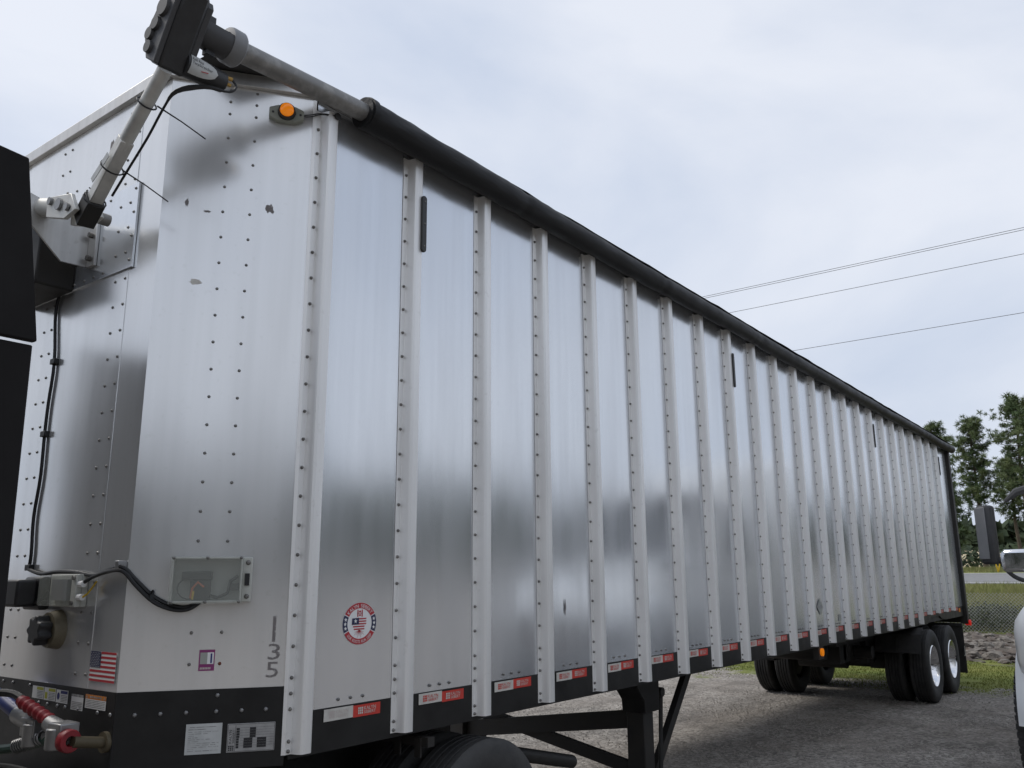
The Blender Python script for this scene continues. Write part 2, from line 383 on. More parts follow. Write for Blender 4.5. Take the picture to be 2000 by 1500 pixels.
# ================================================================== TRAILER
tr = thing('semi_trailer', (6, 1.22, 0), 'long aluminium walking-floor semi trailer with vertical side posts and chamfered front corner', 'trailer')
# plan outline of the body
PLAN = [(X0, 0), (XE, 0), (XE, WID), (X0, WID), (-.549, WID-.393), (-.549, .393)]
def inset(k):
    cx_, cy_ = 7.2, 1.22
    return [(x + (k if x < cx_ else -k), y + (k if y < cy_ else -k)) for x, y in PLAN]
core = MB(); core.ext([(x, y, 1.12) for x, y in inset(.02)], (0, 0, ZT-1.14))
obj('light_block_core', core, 'black_frame', tr)  # unseen black box added inside the walls to block light
# side panels, one between each pair of posts
nx, nz_ = 8, 18; w, h = S-.004, ZT-ZB; PANELS = []
for var in range(6):
    pm = MB(); am = (.004, -.002, .003, -.003, .0015, -.001)[var]
    for j in range(nz_+1):
        for i in range(nx+1):
            u, v = i/nx, j/nz_; ed_ = math.sin(math.pi*u)*min(1, 5*v, 5*(1-v))
            pm.v.append(Vector((-w/2+u*w, -ed_*(am+.0035*noise.noise(Vector((u*1.6, v*3.2, var*5.3)))), -h/2+v*h)))
    pm.f = [(j*(nx+1)+i, j*(nx+1)+i+1, (j+1)*(nx+1)+i+1, (j+1)*(nx+1)+i) for j in range(nz_) for i in range(nx)]
    pme, _ = pm.mesh('side_panel', False, 60); pme.materials.append(MAT['alu_sheet']); PANELS.append(pme)
def px_(i): return X0 if i == 0 else S*i
for i in range(NP):
    a = px_(i); o = put('side_panel', PANELS[(i*5+i//4) % 6], tr, (S*i + S/2, 0, (ZB+ZT)/2))
    o.rotation_euler = (R(rnd.uniform(-.10, .10)), 0, R(rnd.uniform(-.25, .25)))
    if i == NP-1: o.scale = ((XE-S*i)/S, 1, 1); o.location.x += (XE-S*i-S)/2
# far side wall and rear doors: plain sheets, out of sight
obj('far_wall', MB().box(X0, XE, WID-.012, WID, ZB, ZT), 'alu_sheet', tr)
obj('rear_door', MB().box(XE, XE+.03, .05, WID-.05, 1.2, 4.05), 'alu_sheet', tr)
# posts: hat section, with a rivet flange on the front edge
prof = [(0, -.001), (0, .004), (.032, .004), (.036, .012), (.040, .034), (.047, .048), (.058, .0545), (.092, .0555), (.102, .052), (.107, .043), (.108, 0)]
def post_mesh(z0, z1):
    m = MB(); m.ext([(x, -y, z0) for x, y in prof], (0, 0, z1-z0)); return m
RIV = lambda z0, z1: [1.141, 1.180, 1.308, 1.371] + [1.435+.1285*k for k in range(21)]
def dome(m, c, nrm, r=.0085, hgt=.008, n=7):
    nrm = Vector(nrm); x = nrm.orthogonal().normalized(); y = nrm.cross(x); c = Vector(c); V = []
    for rr, hh in ((1, 0), (.85, .55), (.45, .95)):
        V += [c + (x*math.cos(a)+y*math.sin(a))*r*rr + nrm*hgt*hh for a in (2*math.pi*k/n for k in range(n))]
    F = [(i*n+k, i*n+(k+1) % n, (i+1)*n+(k+1) % n, (i+1)*n+k) for i in range(2) for k in range(n)] + [tuple(2*n+k for k in range(n))]
    m.add(V, F)
pA, oA = post_mesh(1.128, ZT-.06).mesh('side_post', True, 25); pA.materials.append(MAT['alu_post'])
pB, oB = post_mesh(1.245, ZT-.06).mesh('side_post', True, 25); pB.materials.append(MAT['alu_post'])
rA = MB(); rB = MB()
for z in RIV(0, 0):
    if z < ZT-.08:
        dome(rA, (.018, -.004, z), (0, -1, 0), .0085, .011)
        if z > 1.26: dome(rB, (.018, -.004, z), (0, -1, 0), .0085, .011)
rAm, roA = rA.mesh('rivet_row'); rAm.materials.append(MAT['rivet'])
rBm, roB = rB.mesh('rivet_row'); rBm.materials.append(MAT['rivet'])
for i in range(NP):
    x = px_(i); sh = i >= 20
    p = put('side_post', pB if sh else pA, tr, (oB if sh else oA) + Vector((x, 0, 0)))
    rv = put('rivet_row', rBm if sh else rAm, p, (roB if sh else roA) + Vector((x, 0, 0))); rv['kind'] = 'stuff'
# bottom rail along the side, raised into arches above the rear wheels
rail = [(X0+.02, 1.108), (12.05, 1.108), (12.22, 1.15), (12.3, 1.2), (12.95, 1.2), (13.1, 1.15), (13.4, 1.12), (XE, 1.12), (XE, ZB), (X0+.02, ZB)]
br = MB(); br.ext([(x, -.0025, z) for x, z in rail], (0, .03, 0)); obj('bottom_rail', br, 'black_paint', tr, 20)
rr_ = MB()
for i in range(NP):
    for k in (.31, .43, .55):
        x = S*i + k*.62 + .08
        if x < XE-.05: dome(rr_, (x, -.001, 1.318), (0, -1, 0), .008, .011)
obj('rail_rivets', rr_, 'rivet', tr, kind='stuff')
# reflective tape, a white and a red piece below every panel
def tape_meshes():
    a = MB().box(-.0855, .0855, -.0006, .0006, -.0255, .0255).mesh('w')[0]; b = a.copy()
    a.materials.append(MAT['tape_white']); b.materials.append(MAT['tape_red'])
    fr = lambda u, off, z: Vector((u, -off, z)); L = MB()
    for k in range(3):
        for j in range(3): rect(L, -.055+k*.011, -.055+k*.011+.008, -.014+j*.0105, -.014+j*.0105+.0085, fr, .0012)
    text_fit(L, 'KALYN', -.018, .055, .001, .0165, fr, .0012); text_fit(L, 'SIEBERT', -.018, .055, -.015, -.002, fr, .0012)
    l1, o1 = L.mesh('l', False, 0); l2 = l1.copy(); l3 = l1.copy()
    l1.materials.append(MAT['tape_red']); l2.materials.append(MAT['tape_white']); l3.materials.append(MAT['print_faded'])
    return a, b, l1, l2, l3
tw, tred, lr, lw, lf = tape_meshes()
for i in range(NP):
    xw, xr = S*i + .276, S*i + .447
    if i >= 17: xw += .02; xr += .02
    for nm, me_, le, x in (('white_reflector', tw, lf if i == 0 else lr, xw), ('red_reflector', tred, lw, xr)):
        dz = rnd.uniform(-.003, .003); t_ = put(nm, me_, tr, (x, -.0055, 1.256+dz)); put('lettering', le, t_, (x, -.0062, 1.256+dz))
# oval side lamps on posts
for i, (x, z) in enumerate(((.716, 3.735), (4.955, 3.72), (9.80, 3.715), (14.03, 3.71))):
    x -= .005; lm = MB(); pts = [(.5*.03*math.cos(a)*1.15, .5*.325*1 if False else 0) for a in (0,)]
    P = []
    for k in range(24):
        a = 2*math.pi*k/24; P.append((x + .019*math.cos(a), -.052, z + (.145 if math.sin(a) > 0 else -.145) + .019*math.sin(a)))
    lm.ext(P, (0, -.016, 0)); L = obj('side_lamp', lm, 'black_plastic', tr, 30, .004)
    sl_ = MB()
    for k in (-.13, 0, .13): dome(sl_, (x, -.068, z+k), (0, -1, 0), .006, .004, 8)
    obj('lamp_screws', sl_, 'rivet', L, kind='stuff')
# chamfered front corner sheets
obj('corner_panel', MB().box(0, .662, -.006, 0, 1.40, 4.18, CH), 'alu_front', tr)
obj('corner_band', MB().box(-.004, .664, -.02, .003, 1.09, 1.403, CH), 'black_paint', tr)
obj('front_panel', MB().box(.393, .625, -.006, -.0005, 1.40, 4.18, FR), 'alu_front', tr)
obj('front_panel', MB().box(.625, WID-.625, -.006, .002, 1.40, 4.18, FR), 'alu_front', tr)
obj('front_panel', MB().box(WID-.625, WID-.393, -.006, -.0005, 1.40, 4.18, FR), 'alu_front', tr)
obj('corner_panel', MB().add([(-.549, WID-.393, 1.4), (X0, WID, 1.4), (X0, WID, 4.18), (-.549, WID-.393, 4.18)], [(0, 1, 2, 3)]), 'alu_front', tr)
obj('front_band', MB().box(.388, WID-.388, -.02, .003, .95, 1.403, FR), 'black_paint', tr)
obj('mounting_plate', MB().box(.585, WID-.585, .002, .012, 3.262, 3.69, FR), 'alu_sheet', tr, label='darker aluminium plate riveted across the front behind the arm')
# corner seam strip beside the first post
obj('seam_strip', MB().box(.652, .668, 0, .008, 1.13, 4.15, CH), 'alu_post', tr)
rv = MB(); rvr = MB()
for u in (.266, .386):
    for k in range(22):
        z = 4.145-.1258*k
        if 1.74 < z < 1.95: continue
        if z > 1.43: dome(rvr if (u > .3 and abs(z-2.2) < .05) or (u < .3 and abs(z-2.2) < .05) or (u > .3 and k == 21) else rv, CH(u, 0, z), NV, .0075, .006)
    dome(rv, CH(u, 0, 4.083), NV, .0075, .006)
for y in (.648, .735, 1.335, 1.415):
    for k in range(22):
        z = 4.10-.1258*k
        if z > 1.43: dome(rv, FR(y, .012 if 3.26 < z < 3.69 else .002, z), (-1, 0, 0), .0075, .006)
for y in (.84, .93, 1.02, 1.12, 1.23):
    for z in (3.66, 3.285): dome(rv, FR(y, .012 if z < 3.69 else .002, z), (-1, 0, 0), .0075, .006)
for k in range(4): dome(rv, FR(.90+.11*k, .002, 3.80+.03*(k % 2)), (-1, 0, 0), .0075, .006)
for k in range(4): dome(rv, FR(.61, .012, 3.30+.12*k), (-1, 0, 0), .0075, .006)
obj('front_rivets', rv, 'rivet', tr, kind='stuff'); obj('rusty_rivets', rvr, 'rivet_rust', tr, kind='stuff')
rb = MB()
for u in (.074, .170, .268, .385, .485, .582): dome(rb, CH(u, .003, 1.315), NV, .009, .006)
dome(rb, CH(.386, .003, 1.378), NV, .009, .006)
for y in (.42, .52, .68, .79, .86, .95, 1.03, 1.20, 1.36): dome(rb, FR(y, .003, 1.317), (-1, 0, 0), .009, .006)
for y in (1.13, 1.3, 1.4): dome(rb, FR(y, .003, 1.385), (-1, 0, 0), .008, .006)
obj('band_bolts', rb, 'cast_metal', tr, kind='stuff')
# roof edge trim and cap
tm = MB(); tm.box(-.02, .70, 0, .025, 4.165, 4.232, CH); obj('roof_trim', tm, 'alu_trim', tr, bevel=.004)
tm = MB(); tm.box(.385, WID-.385, 0, .026, 4.165, 4.230, FR); obj('roof_trim', tm, 'alu_trim', tr, bevel=.004)
tm = MB(); tm.box(-.02, XE, 0, .030, 4.165, 4.234, SD); obj('roof_trim', tm, 'alu_trim', tr, bevel=.004)
rf = MB()
for k in range(31):
    x = -.50 + k*(XE+.48)/30
    for j in range(9):
        v = j/8; rf.v.append(Vector((max(x, -.54), .0+v*WID, 4.232 + .03*math.sin(math.pi*v) - .012*(k % 2)*math.sin(math.pi*v))))
rf.f = [(k*9+j, (k+1)*9+j, (k+1)*9+j+1, k*9+j+1) for k in range(30) for j in range(8)]
obj('roof_tarp', rf, 'roof_tarp', tr)
# slot bracket at the corner where the tarp starts
hp = MB(); hp.ext([(.08, -.045, 4.175), (.10, -.045, 4.21), (.13, -.045, 4.225), (.40, -.045, 4.235), (.40, -.045, 4.175)], (0, -.02, 0))
obj('tarp_bracket', hp, 'black_frame', tr, bevel=.004)
# grommet with the lamp lead
obj('grommet', MB().cyl(SD(.075, .050, 4.090), SD(.075, .068, 4.090), .017, n=16), 'black_plastic', tr)

# rear frame, underride, mud flap, rear lamp
rf = MB(); rf.box(XE-.06, XE+.09, -.06, .06, .98, 4.15); rf.box(XE-.06, XE+.09, WID-.06, WID+.06, .98, 4.15); rf.box(XE-.05, XE+.08, .06, WID-.06, 4.02, 4.14); rf.box(XE-.05, XE+.08, .06, WID-.06, 1.0, 1.2)
obj('rear_frame', rf, 'black_frame', tr, bevel=.006)
ug = MB(); ug.box(XE-.05, XE+.05, .05, WID-.05, .46, .56); ug.box(XE-.04, XE+.04, .5, .6, .56, 1.0); ug.box(XE-.04, XE+.04, WID-.6, WID-.5, .56, 1.0)
obj('underride_guard', ug, 'black_frame', tr)
mf = MB(); mf.box(14.16, 14.175, -.10, .52, .22, .98); mf.box(14.13, 14.2, -.10, .56, .98, 1.03); obj('mud_flap', mf, 'rubber', tr)
mf = MB(); mf.box(14.16, 14.175, WID-.52, WID+.10, .22, .98); obj('mud_flap', mf, 'rubber', tr)
obj('flap_stay', MB().box(14.10, 14.16, -.105, -.09, .50, .515).box(14.12, 14.14, -.105, -.098, .52, .66), 'galv', tr)
obj('rear_lamp', MB().cyl((XE+.09, -.02, 1.0), (XE+.12, -.02, 1.0), .05, n=16).cyl((XE+.02, -.065, 1.0), (XE+.02, -.095, 1.0), .05, n=16), 'red_lens', tr)
obj('side_marker', MB().cyl((6.98, -.02, 1.052), (6.98, .0, 1.052), .04, n=16), 'amber', tr)
obj('marker_bracket', MB().box(6.9, 7.06, -.0, .06, .98, 1.12), 'black_frame', tr)
obj('side_marker', MB().box(13.42, 13.5, -.012, -.0, 1.30, 1.43), 'amber_dull', tr)
obj('side_marker', MB().box(14.55, 14.64, -.014, -.003, 1.2, 1.26), 'amber_dull', tr)

# chassis
ch = MB()
for y in (.55, WID-.63): ch.box(9.3, 14.9, y, y+.08, .93, 1.12)
for k in range(38): ch.box(.3+k*.39, .36+k*.39, .05, WID-.05, 1.109, 1.118)
obj('chassis_rail', ch, 'black_frame', tr)
bo = MB()
for y in (.70, WID-.82): bo.box(9.9, 14.3, y, y+.12, .66, .93)
for x in (10.1, 11.2, 12.5, 13.8): bo.box(x, x+.1, .7, WID-.7, .7, .92)
bo.box(10.9, 11.04, .62, .8, .60, .95).box(10.9, 11.04, WID-.8, WID-.62, .60, .95)
bo.cyl((10.6, .45, .78), (10.6, 2.0, .78), .09, n=12).cyl((10.9, .9, .62), (10.9, 1.6, .62), .11, n=12)
obj('suspension_subframe', bo, 'black_frame', tr)
for x in (10.75, 9.6):
    obj('air_tank', MB().lathe([(.0, -.45), (.12, -.43), (.14, -.38), (.14, .38), (.12, .43), (.0, .45)], (x, 1.22, .80 if x > 10 else .86), 'y', 18), 'black_frame', tr)
AX = (11.88, 13.2)
def tyre_profile(ro=.52, w=.27, rim=.288, grooves=4):
    P = [(rim, -w*.36), (rim+.02, -w*.44), (ro*.80, -w*.5), (ro*.93, -w*.485), (ro-.012, -w*.43), (ro, -w*.38)]
    n = grooves; span = w*.76
    for k in range(n):
        c = -span/2 + span*(k+1)/(n+1); P += [(ro, c-.008), (ro-.014, c-.005), (ro-.014, c+.005), (ro, c+.008)]
    return P + [(ro, w*.38), (ro-.012, w*.43), (ro*.93, w*.485), (ro*.80, w*.5), (rim+.02, w*.44), (rim, w*.36)]
tyre_me = MB().lathe(tyre_profile(), (0, 0, 0), 'y', 56, True).mesh('tyre', False, 40)[0]; tyre_me.materials.append(MAT['rubber'])
# polished rim, deep dish seen from outside (outside = -y)
rim_p = [(.296, -.115), (.288, -.125), (.278, -.112), (.262, -.09), (.255, .03), (.235, .075), (.205, .09), (.14, .085), (.13, .07), (.12, .02), (.115, .0), (.0, -.005)]
rm = MB().lathe(rim_p, (0, 0, 0), 'y', 48)
for k in range(10):
    a = 2*math.pi*k/10; rm.cyl((.167*math.cos(a), .088, .167*math.sin(a)), (.167*math.cos(a), .055, .167*math.sin(a)), .016, n=6)
rim_me = rm.mesh('rim', False, 40)[0]; rim_me.materials.append(MAT['chrome'])
rim_in = MB().lathe([(.29, -.11), (.25, -.09), (.24, .08), (.12, .1), (0, .1)], (0, 0, 0), 'y', 32).mesh('rim', False, 40)[0]; rim_in.materials.append(MAT['black_frame'])
def wheel(parent, x, y, side, z=.52, me_t=tyre_me, me_r=rim_me):
    rt = None if side < 0 else (0, 0, math.pi)
    w = put('wheel', MB().cyl((0, -.03, 0), (0, .03, 0), .11, n=20).mesh('hub', False)[0], parent, (x, y, z), 'black_frame', rt)
    a = bpy.data.objects.new('tyre', me_t); C.objects.link(a); a.parent = w
    b = bpy.data.objects.new('rim', me_r); C.objects.link(b); b.parent = w
    return w
for x in AX:
    wheel(tr, x, .045, -1); wheel(tr, x, .385, -1, me_r=rim_in)
    wheel(tr, x, WID-.045, 1); wheel(tr, x, WID-.385, 1, me_r=rim_in)
    obj('axle', MB().cyl((x, .2, .52), (x, WID-.2, .52), .065, n=14).box(x-.1, x+.1, .62, .82, .45, .66).box(x-.1, x+.1, WID-.82, WID-.62, .45, .66), 'black_frame', tr)
    obj('brake_chamber', MB().cyl((x-.35, .78, .6), (x-.2, .78, .62), .085, n=14).cyl((x-.35, WID-.78, .6), (x-.2, WID-.78, .62), .085, n=14), 'black_frame', tr)
fd = MB(); fd.sweep([(11.15, .26, .75), (11.2, .26, .95), (11.35, .26, 1.06)], .02, 6); fd.add([(11.13, -.07, .74), (11.13, .56, .74), (11.21, .56, 1.0), (11.21, -.07, 1.0), (11.4, .56, 1.09), (11.4, -.07, 1.09)], [(0, 1, 2, 3), (3, 2, 4, 5)])
obj('splash_guard', fd, 'rubber', tr)

# landing gear: two legs, cross bracing, stays, crank
LX = 3.62; legs = []
for y in (.33, WID-.33):
    l = obj('landing_leg', MB().box(LX-.075, LX+.075, y-.075, y+.075, .42, 1.04), 'black_frame', tr, bevel=.008); legs.append(l)
    obj('lower_leg', MB().box(LX-.058, LX+.058, y-.058, y+.058, .06, .42), 'black_frame', l)
    obj('foot', MB().box(LX-.16, LX+.16, y-.13, y+.13, .0, .03).box(LX-.03, LX+.03, y-.1, y+.1, .03, .08), 'black_frame', l)
    obj('gearbox', MB().ext([(LX-.20, y-.10, 1.10), (LX-.20, y-.10, 1.03), (LX-.10, y-.10, .93), (LX-.09, y-.10, .84), (LX+.14, y-.10, .84), (LX+.14, y-.10, 1.10)], (0, .2, 0)), 'black_paint', l, bevel=.006)
    obj('stay', MB().bar((LX+.86, y, 1.08), (LX+.05, y, .22), .05, .075), 'black_frame', l)
ya, yb = .33, WID-.33
obj('cross_brace', MB().bar((LX, ya, .79), (LX, yb, .55), .05, .13), 'black_frame', tr)
obj('cross_brace', MB().bar((LX+.03, ya, .40), (LX+.03, yb, .74), .05, .09), 'black_frame', tr)
ck = MB(); ck.cyl((LX+.14, ya-.02, .965), (LX+.21, ya-.04, .965), .014, n=8); ck.sweep([(LX+.20, ya-.05, .965), (LX+.235, ya-.06, .96), (LX+.225, ya-.06, .80), (LX+.19, ya-.06, .35)], [.022, .02, .017, .017], 8)
ck.cyl((LX+.20, ya-.10, .965), (LX+.20, ya-.01, .965), .035, n=12)
obj('crank_handle', ck, 'black_frame', tr)

# stickers, numbers and plates -------------------------------------------------
# unit number 135, stencilled one digit below the other
nb = MB()
text_fit(nb, 'I', .592, .605, 1.585, 1.690, CH, .0012)
text_fit(nb, '3', .578, .628, 1.512, 1.577, CH, .0012); text_fit(nb, '5', .574, .624, 1.440, 1.503, CH, .0012)
obj('unit_number', nb, 'paint_grey', tr, 0, label='grey stencilled number 135 on the corner panel')
# round sticker on the first side panel
RC = (.386, 1.641); RX, RZ = .106, .095
def EL(r, a): return RC[0]+RX*r*math.cos(a), RC[1]+RZ*r*math.sin(a)
def ring(mb, r0, r1, a0, a1, off, n=24):
    P = []
    for k in range(n+1):
        a = a0+(a1-a0)*k/n
        for r in (r0, r1): x, z = EL(r, a); P.append(SD(x, off, z))
    mb.add(P, [(2*k, 2*k+1, 2*k+3, 2*k+2) for k in range(n)])
def arc_text(mb, s, rb, rt, a0, a1, off, flip=False):
    ws = []
    for c in s:
        v, _f = text2d(c if c != ' ' else 'n'); ws.append(max(p[0] for p in v)-min(p[0] for p in v) + .12)
    tot = sum(ws); acc = 0
    for c, w_ in zip(s, ws):
        if c != ' ':
            v, f = text2d(c); ax = min(p[0] for p in v); P = []
            for x, y in v:
                a = a0 + (a1-a0)*(acc+x-ax)/tot; r = rb+(rt-rb)*y/.72; xx, zz = EL(r, a); P.append(SD(xx, off, zz))
            mb.add(P, f)
        acc += w_
D = MB(); ring(D, .02, 1.0, 0, 2*math.pi, .0042, 40); stk = obj('round_sticker', D, 'print_white', tr, 0, label='round red white and blue maker sticker')
for a in (28, 208): D = MB(); ring(D, .72, .99, R(a), R(a+124), .0052); obj('red_band', D, 'print_red', stk, 0)
for a in (-25, 155): D = MB(); ring(D, .72, .99, R(a), R(a+50), .0052); obj('navy_band', D, 'print_navy', stk, 0)
D = MB(); arc_text(D, 'KALYN SIEBERT', .76, .93, R(146), R(34), .0062); arc_text(D, 'OUR ROOTS RUN DEEP', .93, .78, R(217), R(323), .0062)
for a in (-14, 0, 14, 166, 180, 194):
    x, z = EL(.855, R(a)); st = []
    for k in range(10): rr = .010 if k % 2 == 0 else .0045; st.append(SD(x+rr*math.cos(R(90+36*k)), .0062, z+rr*math.sin(R(90+36*k))))
    D.add(st, [tuple(range(10))])
obj('ring_lettering', D, 'print_white', stk, 0)
D = MB(); sx, sz = RC
for a, b_, c, e in ((-.017, -.010, .030, .062), (-.006, .006, .034, .041), (-.006, .006, .050, .058), (.010, .017, .030, .062), (-.017, .017, .0445, .0475)): rect(D, sx+a, sx+b_, sz+c, sz+e, SD, .0052)
US = [(-.050, .022), (-.008, .026), (.006, .020), (.018, .020), (.030, .012), (.038, .018), (.048, .030), (.052, .026), (.046, .010), (.038, -.004), (.030, -.016), (.036, -.032), (.030, -.030), (.022, -.022), (.008, -.024), (-.002, -.032), (-.014, -.026), (-.038, -.016), (-.050, -.002)]
for k in range(5):
    z0 = -.028+k*.0115; z1 = z0+.006
    seg = [(-.048+.012*max(0, (2-k))*.5, z0), (.040 if k > 1 else .030, z0), (.042 if k > 1 else .031, z1), (-.048+.012*max(0, (2-k))*.5, z1)]
    D.add([SD(sx+a, .0052, sz+b_) for a, b_ in seg], [(0, 1, 2, 3)])
for k in range(9):
    a = R(200+k*17.5); L_ = .030+.010*(k % 2); p0 = Vector((sx-.002, 0, sz-.030)); p1 = p0+Vector((math.cos(a)*L_, 0, math.sin(a)*L_*.9)); q = Vector((-math.sin(a), 0, math.cos(a)))*.0012
    D.add([p+Vector((0, -.0052, 0)) for p in (p0-q, p1-q*.4, p1+q*.4, p0+q)], [(0, 1, 2, 3)])
obj('map_stripes', D, 'print_red', stk, 0)
D = MB(); D.add([SD(sx+a, .0062, sz+b_) for a, b_ in ((-.050, -.004), (-.006, -.004), (-.006, .026), (-.048, .024))], [(0, 1, 2, 3)]); obj('map_canton', D, 'print_navy', stk, 0)
st = []
for k in range(10): rr = .011 if k % 2 == 0 else .0045; st.append(SD(sx-.028+rr*math.cos(R(90+36*k)), .0072, sz+.011+rr*math.sin(R(90+36*k))))
D = MB(); D.add(st, [tuple(range(10))]); obj('map_star', D, 'print_white', stk, 0)
# flag sticker on the front panel: y runs to the left in the picture
fl = obj('flag_sticker', rect(MB(), .412, .615, 1.437, 1.556, FR, .0032), 'print_white', tr, 0, label='flag sticker with red stripes and starred blue canton')
D = MB()
for k in range(7):
    z1 = 1.556-.0183*k; z0 = z1-.0092; y1 = .615 if k >= 4 else .532
    rect(D, .412, y1, z0, z1, FR, .0042)
obj('stripes', D, 'print_red', fl, 0)
obj('canton', rect(MB(), .532, .615, 1.492, 1.556, FR, .0052), 'print_navy', fl, 0)
D = MB()
for i in range(9):
    for j in range(6 if i % 2 == 0 else 5):
        y = .541+j*.0135+(0 if i % 2 == 0 else .0067); z = 1.4965+i*.0066
        D.add([FR(y+.0021*math.cos(a), .0058, z+.0021*math.sin(a)) for a in (2*math.pi*k/5 for k in range(5))], [(0, 1, 2, 3, 4)])
obj('stars', D, 'print_white', fl, 0)
# small purple permit sticker
ps = obj('permit_sticker', rect(MB(), .303, .365, 1.476, 1.560, CH, .0015), 'print_purple', tr, 0, label='small purple permit sticker on the corner panel')
obj('permit_photo', rect(MB(), .308, .336, 1.503, 1.549, CH, .0022), 'print_ash', ps, 0)
obj('permit_field', rect(MB(), .336, .361, 1.503, 1.549, CH, .0022), 'print_white', ps, 0)
obj('permit_figure', rect(MB(), .348, .355, 1.506, 1.545, CH, .003), 'print_blue', ps, 0)
D = MB()
for k in range(7): rect(D, .309+k*.0062, .309+k*.0062+.0046, 1.482, 1.490, CH, .0022)
obj('permit_text', D, 'print_faded', ps, 0)
# paper notice and metal data plate on the corner band
nt_ = obj('notice_label', MB().box(.273, .413, .0035, .0045, 1.153, 1.270, CH), 'print_paper', tr, 0, label='white paper notice on the black corner band')
D = MB()
rect(D, .288, .39, 1.256, 1.2585, CH, .0052); rect(D, .283, .35, 1.247, 1.250, CH, .0052)
for k in range(11):
    z = 1.239-.0073*k; a = .283
    while a < .40:
        b_ = min(.402, a+rnd.uniform(.008, .03)); rect(D, a, b_, z-.0012, z+.0012, CH, .0052); a = b_+rnd.uniform(.002, .008)
        if rnd.random() < .12: break
obj('notice_lines', D, 'print_grey', nt_, 0)
dp = obj('data_plate', MB().box(.434, .624, .0035, .0055, 1.153, 1.264, CH), 'plate_alu', tr, 0, .001, label='stamped metal maker data plate on the black corner band')
D = MB()
for a, b_, c, e in ((.436, .622, 1.2600, 1.2612), (.436, .622, 1.1558, 1.1570), (.4365, .4377, 1.156, 1.261), (.6203, .6215, 1.156, 1.261), (.466, .4675, 1.158, 1.259)): rect(D, a, b_, c, e, CH, .0062)
for k in range(8):
    z0 = 1.168+.0100*k
    for a, b_ in ((.470, .483), (.523, .547)) if k > 3 else ((.470, .481), (.500, .535), (.553, .590)): rect(D, a, b_, z0, z0+.0088, CH, .0062)
    rect(D, .4845, .6185, z0+.0092, z0+.0098, CH, .0062)
for j in range(3):
    for k in range(3): rect(D, .4405+k*.008, .4405+k*.008+.006, 1.160+j*.007, 1.160+j*.007+.0055, CH, .0062)
CHr = lambda a, off, b_: CH(.4535-b_, off, a)
text_fit(D, 'KALYN', 1.188, 1.240, .0015, .0115, CHr, .0062); text_fit(D, 'SIEBERT', 1.188, 1.240, -.0105, -.002, CHr, .0062)
obj('plate_print', D, 'print_black', dp, 0)
# five warning labels on the front band
for (y0, y1, z0, z1, hd, kind) in ((.991, 1.098, 1.334, 1.386, 'print_yellow', 0), (.882, .987, 1.333, 1.386, 'print_yellow', 1), (.773, .877, 1.331, 1.384, 'print_blue', 2), (.641, .742, 1.313, 1.366, 'print_grey', 3), (.459, .624, 1.329, 1.383, 'print_orange', 4)):
    lb = obj('warning_label', rect(MB(), y0, y1, z0, z1, FR, .0045), 'print_white', tr, 0)
    w_ = y1-y0; D = MB()
    if kind < 3: rect(D, y0+.004, y1-w_*.38, z1-.015, z1-.003, FR, .0052)
    elif kind == 4: rect(D, y0, y1, z1-.017, z1, FR, .0052)
    else: rect(D, y0, y1, z1+.001, z1+.010, FR, .0052)
    if kind == 1: rect(D, y1-w_*.3, y1-w_*.08, z0+.006, z1-.02, FR, .0052)
    if kind == 2: D.add([FR(y1-w_*.2+.012*math.cos(a), .0052, (z0+z1)/2+.015*math.sin(a)) for a in (2*math.pi*k/16 for k in range(16))], [tuple(range(16))])
    obj('label_heading', D, hd, lb, 0)
    D = MB()
    for k in range(5):
        z = z0+.005+k*.0062; rect(D, y0+.006, (y1-.006) if kind > 2 else y1-w_*.42, z, z+.0026, FR, .0052)
    if kind == 4:
        for y in (y0+.012, y1-.012): D.add([FR(y-.007, .006, z1-.014), FR(y+.007, .006, z1-.014), FR(y, .006, z1-.003)], [(0, 1, 2)])
        for k in range(6): rect(D, y0+.035+k*.016, y0+.047+k*.016, z1-.012, z1-.005, FR, .006)
    obj('label_print', D, 'print_grey', lb, 0)
# diamond placard and small decal further back on the side
pl = MB(); pl.add([SD(7.05-.10, .005, 1.515), SD(7.05, .005, 1.425), SD(7.05+.10, .005, 1.515), SD(7.05, .005, 1.605)], [(0, 1, 2, 3)])
pc = obj('diamond_placard', pl, 'print_ash', tr, 0, label='grey diamond placard on a rear side panel')
D = MB(); rect(D, 6.99, 7.11, 1.50, 1.53, SD, .006); D.add([SD(7.05-.03, .006, 1.55), SD(7.05+.03, .006, 1.55), SD(7.05, .006, 1.59)], [(0, 1, 2)]); obj('placard_print', D, 'print_grey', pc, 0)
obj('small_decal', rect(MB(), 7.66, 7.76, 1.34, 1.41, SD, .005), 'print_ash', tr, 0)
# scuffs in the front sheet
def scuff(frm, cx_, cz, a, b_, off, m, seed):
    q = random.Random(seed); n = 16; P = [frm(cx_+a*q.uniform(.35, 1)*math.cos(2*math.pi*k/n), off, cz+b_*q.uniform(.35, 1)*math.sin(2*math.pi*k/n)) for k in range(n)]
    return obj('scuff', MB().add(P, [tuple(range(n))]), m, tr, 0)
scuff(CH, .475, 3.555, .028, .034, .0008, 'paint_grey', 3); scuff(CH, .108, 3.545, .012, .03, .0008, 'paint_grey', 4); scuff(CH, .20, 3.51, .025, .008, .0008, 'paint_grey', 9)
scuff(CH, .17, 3.165, .05, .018, .0008, 'tape_white', 8); scuff(FR, .90, 3.97, .03, .06, .0028, 'paint_grey', 5); scuff(SD, 2.12, 1.66, .012, .06, .0045, 'paint_grey', 6)

